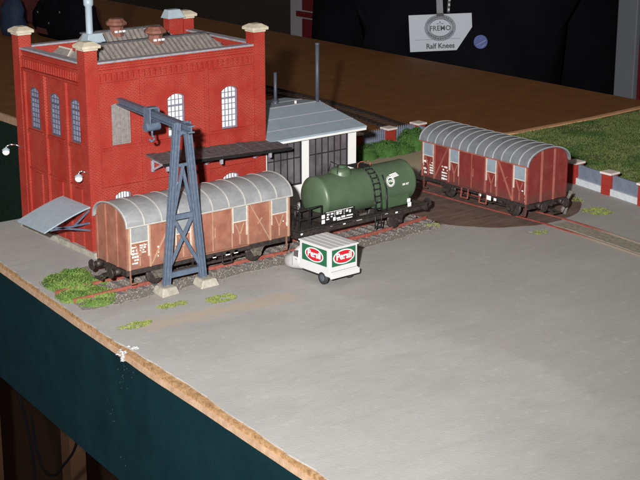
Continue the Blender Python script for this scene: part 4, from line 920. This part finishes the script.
LW = thing('picket_fence', 'blue grey picket fence with red brick pillars behind the green hedge', 'fence', (0, 0, 0))
for x in (20.6, 23.4, 26.1, 28.55): pillar(LW, x, 8.95)
for a, b in ((20.9, 23.1), (23.7, 25.8), (26.4, 28.25)):
    box('fence_base', 'basewhite', LW, a, b, 8.8, 9.1, 0, 0.3)
    for z in (0.5, 0.9): box('fence_rail', 'fencegrey', LW, a, b, 8.97, 9.03, z, z + 0.07)
    k = 0; n = int((b - a) / 0.16)
    for k in range(n):
        x = a + 0.04 + (b - a - 0.08) * k / (n - 1); MB().prism([(x - 0.055, 0.3), (x + 0.055, 0.3), (x + 0.055, 1.10), (x, 1.24), (x - 0.055, 1.10)], 8.93, 8.968, 'xz').build('picket', 'fencegrey', LW)
# ------------------------------------------------------------------ hedge and weeds
def foam(lumps, n, size, seed, m, name, label, cat, group=None, stuff=False):
    rg = random.Random(seed); mb = MB()
    tot = sum(l[3] * l[4] for l in lumps)
    for (cx, cy, cz, rx, ry, rz) in [(l[0], l[1], l[2], l[3], l[4], l[5]) for l in lumps]:
        k_ = int(n * rx * ry / tot)
        for _ in range(k_):
            th, ph = rg.random() * 2 * math.pi, math.acos(rg.uniform(-0.25, 1)); d = Vector((math.sin(ph) * math.cos(th), math.sin(ph) * math.sin(th), math.cos(ph)))
            r = (0.72 + 0.30 * rg.random() ** 0.5) * (1 + 0.28 * noise.noise(d * 3 + Vector((cx, cy, seed))))
            c = Vector((cx + rx * d.x * r, cy + ry * d.y * r, cz + rz * d.z * r))
            if c.z < 0.0: c.z = rg.random() * 0.06
            s = size * rg.uniform(0.5, 1.3); u = Vector((rg.gauss(0, 1), rg.gauss(0, 1), rg.gauss(0, 1))).normalized(); v = u.cross(d + Vector((.01, .02, .03))).normalized()
            u = (u + d * 0.2).normalized()
            mb.add([c - u * s, c + v * s * 0.7, c + u * s, c - v * s * 0.7], [(0, 1, 2, 3)])
        mb.lathe([(0.01, cz + rz * 0.72), (rx * 0.45, cz + rz * 0.62), (rx * 0.68, cz + rz * 0.3), (rx * 0.72, 0.0)], (cx, cy, 0), n=14)
    o = mb.build(name, m, stuff=stuff, recalc=False); tag(o, label, cat, group); return o
foam([(21.4, 7.8, 0.1, 1.1, 0.7, 0.55), (22.9, 7.7, 0.15, 1.3, 0.8, 0.62)], 9000, 0.05, 11, 'leaf', 'bush', 'leftmost green bush, beside the corner of the white shed', 'bush', 'bushes of the hedge by the fence')
foam([(24.6, 7.6, 0.15, 1.2, 0.85, 0.66), (25.7, 7.5, 0.1, 1.0, 0.8, 0.45)], 8500, 0.05, 12, 'leaf', 'bush', 'middle green bush below the brick fence pillar', 'bush', 'bushes of the hedge by the fence')
foam([(27.1, 7.8, 0.25, 1.15, 0.8, 0.95), (28.0, 7.2, 0.25, 0.9, 0.9, 0.75)], 8500, 0.05, 13, 'leaf', 'bush', 'tallest green bush, next to the far end of the dark red wagon', 'bush', 'bushes of the hedge by the fence')
foam([(-3.0, -3.0, 0.03, 1.0, 1.4, 0.30), (-3.7, -4.7, 0.02, 0.7, 0.9, 0.20), (-2.6, -4.9, 0.02, 0.7, 0.9, 0.16), (-2.2, -2.2, 0.02, 0.7, 0.8, 0.3), (-3.2, -5.9, 0.0, 0.8, 0.5, 0.10), (-1.7, -3.4, 0.0, 0.6, 0.6, 0.16)], 17000, 0.045, 21, 'leaf2', 'weed_patch', 'large bushy green weed patch at the end of the front track by the board edge', 'weeds')
def tuft(label, cx, cy, rx, ry, n, seed):
    rg = random.Random(seed); mb = MB()
    for _ in range(n):
        a = rg.random() * 6.283; r = math.sqrt(rg.random()) * (1 + .35 * noise.noise(Vector((math.cos(a) * 2, math.sin(a) * 2, seed)))); x, y = cx + rx * r * math.cos(a), cy + ry * r * math.sin(a)
        if noise.noise(Vector((x * 3, y * 3, 1))) < -0.18: continue
        h = 0.02 + 0.05 * rg.random() * (1.2 - r * .6); b = rg.random() * 6.28; wd = 0.04
        mb.add([(x - wd * math.cos(b), y - wd * math.sin(b), 0.0), (x + wd * math.cos(b), y + wd * math.sin(b), 0.0), (x + rg.uniform(-.08, .08), y + rg.uniform(-.08, .08), h)], [(0, 1, 2)])
    o = mb.build('grass_tuft', 'tuft', recalc=False, stuff=True); tag(o, label, 'grass', 'grass tufts on the grey yard')
tuft('yellow green grass tuft on the yard right of the crane footings', 1.15, -8.7, 0.75, 0.45, 1500, 1)
tuft('thin grass tuft just in front of the left crane footing', -0.9, -8.1, 0.75, 0.35, 700, 2)
tuft('small grass tuft near the raw wooden edge of the board', -3.55, -9.3, 0.8, 0.32, 1000, 3)
tuft('grass tuft on the strip between the red rails and the low wall', 24.5, -9.2, 0.75, 0.8, 1500, 4)
tuft('faint grass tuft on the grey yard just in front of the brown disc', 19.3, -10.1, 0.45, 0.4, 350, 5)
tuft('sparse grass tuft where the front track ends by the brown disc', 16.0, -5.9, 0.5, 0.4, 500, 6)
tuft('olive grass tuft beside the right hand fence pillar', 25.4, -6.2, 0.5, 1.3, 700, 7)
tuft('grass growing at the foot of the wall behind the lever', 24.3, -6.9, 0.3, 0.5, 300, 8)
# plaster smear on the board edge
mb = MB(); rg = random.Random(17)
for k in range(46):
    t = rg.random(); x = -5.34 + 0.5 * t + rg.gauss(0, .05); y = -11.1 - 0.55 * t + rg.gauss(0, .10); z = 0.02 if x > -5.05 else -0.05 - 0.5 * rg.random(); s_ = rg.uniform(.03, .10)
    if z < 0: x = -5.33 - 0.02 * rg.random()
    mb.add([(x + s_ * a * (0.7 + .6 * rg.random()), y + s_ * b * (0.7 + .8 * rg.random()), z + s_ * 0.45 * c) for a, b, c in OCT], OF)
tag(mb.build('plaster_smear', 'plaster', stuff=True, recalc=False), 'crumbly white plaster smear on the raw edge of the board', 'plaster')
mb = MB(); rg = random.Random(8)
def onfascia(y):
    for (a, b), (c, d) in zip(EDGE, EDGE[1:]):
        if d <= y <= b: return a + (c - a) * (b - y) / (b - d) - 0.063
for k in range(30):
    y = -11.4 + rg.gauss(0, 0.35) - 0.0; z = rg.choice([-0.8, -1.3, -1.0, -1.8]) + rg.gauss(0, 0.25)
    if k > 16: t = rg.random(); y = -9.7 - 1.4 * t + rg.gauss(0, .22); z = -2.7 - 2.1 * t + rg.gauss(0, .2)
    if z > -0.55: continue
    x = onfascia(y) - 0.004; s = rg.uniform(0.006, 0.026) * (1.3 if k > 58 else 1)
    mb.add([(x, y - s, z - s), (x, y + s * .6, z - s * 1.4), (x, y + s, z + s), (x, y - s * .7, z + s * 1.6)], [(0, 1, 2, 3)])
tag(mb.build('scuff_mark', 'scuff', stuff=True, recalc=False), 'pale plaster specks and scuffs on the dark teal side of the board', 'scuffs')

# ------------------------------------------------------------------ below the board: trestle and cables
TR = thing('trestle_leg', 'wooden trestle leg in the dark under the board', 'trestle', (16, 32.5, -113))
MB().bar((0, 0, 0), (0, 0, 107), 1.3, 1.3).build('post', 'wood', TR)
MB().bar((0, 14, 0), (0, 14, 107), 1.3, 1.3).build('post', 'wood', TR)
MB().bar((0.8, 0, 88), (0.8, 14, 104), 0.8, 1.6).build('brace', 'wood', TR)
struct(MB().box(40, 41, -40, 160, -113, -6).build('under_table_panel', 'floor'))
def cable(label, pts, r):
    cu = bpy.data.curves.new('cable', 'CURVE'); cu.dimensions = '3D'; cu.bevel_depth = r; cu.bevel_resolution = 3
    sp = cu.splines.new('BEZIER'); sp.bezier_points.add(len(pts) - 1)
    for b, p in zip(sp.bezier_points, pts): b.co = p; b.handle_left_type = b.handle_right_type = 'AUTO'
    o = bpy.data.objects.new('c', cu); me = bpy.data.meshes.new_from_object(o); bpy.data.objects.remove(o)
    me.materials.clear(); me.materials.append(M['shirt']); me.polygons.foreach_set('use_smooth', [True] * len(me.polygons))
    o = bpy.data.objects.new('cable', me); col.objects.link(o); tag(o, label, 'cable', 'cables under the board')
cable('long black cable hanging in the dark below the left end of the board', [(4, 20, -7), (4, 18, -11), (4, 16.5, -13.5), (4, 15.5, -15.8), (4, 15.2, -18.2), (4, 15.2, -26)], 0.09)
cable('short black cable looped below the board near the trestle', [(4, 15.2, -14), (4, 14.6, -16.4), (4, 13.6, -17.2), (4, 11.3, -15.7), (4, 9.8, -13.8), (4, 8.5, -8)], 0.08)

# ------------------------------------------------------------------ person behind the table
def skin_mesh(name, verts, edges, radii, m, parent, sub=2, root=0):
    me = bpy.data.meshes.new(name); me.from_pydata(verts, edges, []); me.update()
    o = bpy.data.objects.new(name, me); col.objects.link(o); o.parent = parent
    me.materials.append(M[m]) if isinstance(m, str) else [me.materials.append(M[k]) for k in m]
    mod = o.modifiers.new('skin', 'SKIN')
    if not me.skin_vertices: bpy.context.view_layer.objects.active = o
    sv = me.skin_vertices[0].data if me.skin_vertices else None
    for i, r in enumerate(radii): sv[i].radius = r if isinstance(r, tuple) else (r, r)
    sv[root].use_root = True; mod.use_smooth_shade = True
    s = o.modifiers.new('sub', 'SUBSURF'); s.levels = s.render_levels = sub
    dg = bpy.context.evaluated_depsgraph_get(); dg.update()
    m2 = bpy.data.meshes.new_from_object(o.evaluated_get(dg)); o.modifiers.clear(); o.data = m2; m2.name = name
    return o
PX, PY = 63.2, 40.2
PE = thing('person', 'person in a black shirt wearing a name badge, standing behind the brown table', 'person', (PX, PY, -113), 46)
V = []; E_ = []; Rr = []
def j(p, r, prev=None):
    V.append(p); Rr.append(r)
    if prev is not None: E_.append((prev, len(V) - 1))
    return len(V) - 1
pel = j((0, 0, 82), (10, 12.5)); bel = j((-1.0, 0, 98), (9.2, 11.8), pel); ch1 = j((-1.0, 0, 112), (9.2, 12.2), bel); ch2 = j((0, 0, 122), (8.5, 11), ch1)
nk = j((-0.5, 0, 130), (5, 5), ch2); h1 = j((-1, 0, 138), (7.5, 6.6), nk); h2 = j((-0.5, 0, 147), (8.5, 7), h1)
for s in (-1, 1):
    sh = j((1, s * 10.0, 123), 5.2, ch2); el = j((8, s * 11.5, 99), 4.0, sh); wr = j((11.5, s * 5, 86), 2.9, el); hd = j((12.5, s * 1.5, 80), (1.8, 3.4), wr)
    for k, (dy, ln) in enumerate(((-2.4, 5.6), (-0.8, 6.8), (0.8, 6.4), (2.4, 5.0))):
        a = j((12.9 + s * .8, s * 0.6 + dy, 76), 1.0, hd); b = j((13.6 + s * .8, s * -0.6 + dy, 76 - ln * 0.55), 0.9, a); j((12.8 + s * .8, s * -1.2 + dy, 76 - ln), 0.75, b)
    a = j((13.2, s * 4.2, 79), 1.1, hd); j((13.8, s * 5.2, 76.5), 0.9, a)
    hp_ = j((0, s * 8, 74), 8.2, pel); kn = j((-1, s * 9, 42), 6.0, hp_); an = j((1, s * 9.5, 8), 4.2, kn); j((-6, s * 10, 3.5), (3.0, 4.2), an)
body = skin_mesh('body', V, E_, Rr, ['shirt', 'jeans', 'skin'], PE)
for p in body.data.polygons:
    z = p.center.z; y = abs(p.center.y)
    p.material_index = 2 if (z > 129 or (p.center.x > 10 and z < 84)) else (1 if z < 80 else 0)
hr = MB().lathe([(0.1, 157), (4.5, 156), (8.0, 152), (8.9, 146), (8.6, 141), (7.0, 138)], (0.8, 0, 0), n=20).build('hair', 'hair', PE)
for s in (-1, 1):
    MB().lathe([(0.0, -0.9), (0.7, -0.5), (0.9, 0), (0.7, 0.5), (0, 0.9)], (-8.3, s * 2.9, 143.5), axis=0, n=10).build('eye', 'panew', PE)
    MB().lathe([(0.0, -0.6), (1.3, -0.4), (1.8, 0), (1.3, 0.4), (0, 0.6)], (0, s * 7.4, 142.5), axis=1, n=10).build('ear', 'skin', PE)
MB().add([(-8.2, -0.8, 143.5), (-8.2, 0.8, 143.5), (-8.0, 1.5, 139), (-8.0, -1.5, 139), (-10.6, 0, 139.6)], [(0, 1, 4), (1, 2, 4), (2, 3, 4), (3, 0, 4)]).build('nose', 'skin', PE)
MB().box(-8.6, -7.9, -2.3, 2.3, 135.6, 136.4).build('mouth', 'darkred', PE, bevel=0.2)
# badge hangs on the chest and faces -X
BX = 51.0
BD = thing('name_badge', 'white club name badge with a cut corner hanging on the black shirt', 'badge', (53.5, 33.5, 1.8), 46)
TL = Matrix.Rotation(R(3.5), 4, 'Z') @ Matrix.Diagonal((0.74, 0.95, 1, 1))
def bd(mb): mb.v = [tuple(LEFTF @ TL @ Vector(q)) for q in mb.v]; return mb
card = bd(MB().prism([(-3.6, -1.65), (1.75, -1.65), (3.6, 0.35), (3.6, 1.6), (-3.6, 1.65)], 0, 0.06, 'xy')).build('card', 'card', BD)
def inkring(a, c, wd, m):
    k = MB(); n = 40
    for i in range(n):
        t0, t1 = 2 * math.pi * i / n, 2 * math.pi * (i + 1) / n
        k.add([(-0.05 + (a - e) * math.cos(t), 0.42 + (c - e) * math.sin(t), 0.066) for e, t in ((0, t0), (wd, t0), (wd, t1), (0, t1))], [(0, 1, 2, 3)])
    bd(k).build('logo_ring', m, card, recalc=False)
inkring(1.78, 1.18, 0.05, 'ink'); inkring(1.28, 0.80, 0.05, 'ink'); inkring(1.70, 1.10, 0.34, 'inklight')
BT = LEFTF @ TL
text('lettering', 'FREMO', 0.62, 'ink', card, BT @ T(-0.05, 0.36, 0.068) @ Matrix.Diagonal((1.2, 1, 1, 1)), bold=0.012, spacing=1.05)
text('lettering', 'Ralf Knees', 0.64, 'ink', card, BT @ T(-0.1, -1.22, 0.068) @ Matrix.Diagonal((1.2, 1, 1, 1)), bold=0.016)
for (a, b, c_, d) in ((-0.45, -0.12, 0.75, 0.80), (0.0, 0.35, 0.75, 0.80), (-0.10, 0.02, 0.86, 0.98)): bd(MB().box(a, b, c_, d, 0.062, 0.068)).build('logo_mark', 'ink', card)
bd(MB().box(-3.0, 2.2, -0.62, -0.585, 0.062, 0.066)).build('rule_line', 'inklight', card)
# letters of the ring, set round the oval
def ringtext(body, a, c, t0, t1, size):
    for i, chx in enumerate(body):
        if chx == ' ': continue
        t = R(t0 + (t1 - t0) * i / (len(body) - 1)); x, y = a * math.cos(t), c * math.sin(t)
        ang = t - math.pi / 2 if t1 < t0 else t + math.pi / 2
        text('lettering', chx, size, 'ink', card, BT @ T(-0.05 + x, 0.42 + y, 0.069) @ Matrix.Rotation(ang, 4, 'Z'), bold=0.008)
ringtext('FREUNDESKREIS', 1.52, 0.99, 150, 30, 0.27)
ringtext('EUROPAEISCHER', 1.52, 0.99, 205, 335, 0.27)
bd(MB().box(-0.42, 0.42, 1.45, 1.72, 0.05, 0.14)).build('clip_jaw', 'black', BD)
bd(MB().box(-0.38, 0.38, 1.72, 4.2, 0.08, 0.16)).build('clip_strap', 'clip', BD, bevel=0.03)
tag(bd(MB().bar((0.95, 1.75, 0.1), (1.35, 4.6, 0.1), 0.30, 0.08)).build('lanyard', 'black', None, loc=(53.5, 33.5, 1.8)), 'dark lanyard with white lettering beside the badge clip', 'lanyard')
ly = bpy.data.objects['lanyard']; ly.rotation_euler = (0, 0, R(46))
for k in range(6): 
    q = MB(); t = k / 6; q.box(0.90 + 0.4 * t, 1.12 + 0.4 * t, 1.9 + 2.6 * t, 2.1 + 2.6 * t, 0.142, 0.146); bd(q).build('woven_mark', 'card', ly)
PB = thing('round_pin', 'round blue pin with a pale streak on the black shirt', 'pin', (55.9, 31.1, 1.05), 46)
MB().cyl((0, 0, 0), (-0.12, 0, 0), 0.62, 0.58, 28).build('disc', 'blueink', PB)
MB().bar((-0.13, 0.35, -0.28), (-0.13, -0.42, 0.15), 0.10, 0.02).bar((-0.13, -0.05, -0.46), (-0.13, -0.42, -0.15), 0.18, 0.02).build('pale_streak', 'card', PB)
# board with a red figure, grey post, things at the far end of the table
WB = thing('display_board', 'pale board with a dark red cross shaped figure behind the table', 'board', (71, 74.3, 0))
box('board', 'panelgrey', WB, 0, 1.5, -7, 2.9, -60, 12)
fg = MB().box(-0.3, -0.02, -1.95, 0.35, -60, -2.9).box(-0.3, -0.02, -2.5, 1.5, -2.7, -2.1).cyl((-0.3, -0.8, -0.6), (-0.02, -0.8, -0.6), 1.15, 1.15, 20).box(-0.31, -0.021, -1.95, 0.35, -1.9, -0.6)
fg.build('red_figure', 'darkred', WB)
box('board_foot', 'panelgrey', WB, -4, 5, -6, 2, -113, -60)
GP = box('grey_post', 'post', None, 70, 72, 26.0, 28.2, -113, 60, bevel=0.1); tag(GP, 'plain grey upright post right of the person in the black shirt', 'post')
MB().box(70.3, 71, 25.5, 25.8, -113, 60).build('red_edge', 'darkred', GP)
# dark clutter far back on the table
rg = random.Random(31)
BK = thing('black_bag', 'black bag with small buckles standing far back on the brown table', 'bag', (33.5, 62, -0.05))
vs = []; fs = []; n = 20
for i, (z, s) in enumerate(((0, 1.0), (0.8, 1.08), (2.0, 1.0), (3.0, 0.9), (3.8, 0.55), (4.0, 0.1))):
    for k in range(n):
        t = 2 * math.pi * k / n; d = Vector((math.cos(t), math.sin(t), z * .4)); r = s * (1 + 0.16 * noise.noise(d * 2.0)); vs.append((1.6 * r * abs(math.cos(t)) ** .6 * math.copysign(1, math.cos(t)), 4.2 * r * abs(math.sin(t)) ** .6 * math.copysign(1, math.sin(t)), z))
fs = [(i * n + k, i * n + (k + 1) % n, (i + 1) * n + (k + 1) % n, (i + 1) * n + k) for i in range(5) for k in range(n)] + [tuple(range(n)), tuple(range(5 * n, 6 * n))]
MB().add(vs, fs, True).build('bag_body', 'shirt', BK)
MB().tube([(-1.5, 1.5, 2.6), (-1.9, 1.0, 3.8), (-1.9, -1.0, 3.9), (-1.5, -1.6, 2.7)], 0.18).build('handle', 'shirt', BK)
for y, z in ((2.2, 2.2), (-1.9, 2.6), (0.2, 1.4)): MB().lathe([(0, -0.05), (0.1, -0.03), (0.11, 0.03), (0, 0.05)], (-1.75, y, z), axis=0, n=12).build('buckle', 'rim', BK)
box('label_patch', 'redcloth', BK, -1.75, -1.6, 0.6, 2.6, 0.3, 0.8)
vs = []; n = 18
for i, (z, q) in enumerate(((0, 1.0), (0.7, 1.15), (1.6, 0.9), (2.4, 0.95), (3.2, 0.6), (3.7, 0.15))):
    for k in range(n):
        t = 2 * math.pi * k / n; r = q * (1 + 0.35 * noise.noise(Vector((math.cos(t) * 1.7, math.sin(t) * 1.7, z))))
        vs.append((1.0 * r * math.cos(t), 1.5 * r * math.sin(t) + 0.25 * math.sin(z), z))
fs = [(i * n + k, i * n + (k + 1) % n, (i + 1) * n + (k + 1) % n, (i + 1) * n + k) for i in range(5) for k in range(n)] + [tuple(range(n)), tuple(range(5 * n, 6 * n))]
tag(MB().add(vs, fs, True).build('blue_bundle', 'blueplastic', None, loc=(30.5, 66.5, -0.05)), 'small dark blue crumpled bundle in front of the dark red cloth', 'bundle')
vs = []; fs = []; nx_, nz_ = 26, 10
for i in range(nx_ + 1):
    for k in range(nz_ + 1):
        y = -7 + 14 * i / nx_; z = 5.2 * k / nz_; vs.append((1.2 * noise.noise(Vector((y * .5, z * .25, 1))) + (1 - z / 6) * -0.9, y, z * (1 + .1 * noise.noise(Vector((y * .4, 0, 3))))))
fs = [(i * (nz_ + 1) + k, (i + 1) * (nz_ + 1) + k, (i + 1) * (nz_ + 1) + k + 1, i * (nz_ + 1) + k + 1) for i in range(nx_) for k in range(nz_)]
cl = MB().add(vs, fs, True).build('red_cloth', 'redcloth', None, loc=(36, 77, -0.05), recalc=False); sm = cl.modifiers.new('thick', 'SOLIDIFY'); sm.thickness = 0.3
tag(cl, 'dark red crumpled cloth standing at the far left end of the table', 'cloth')
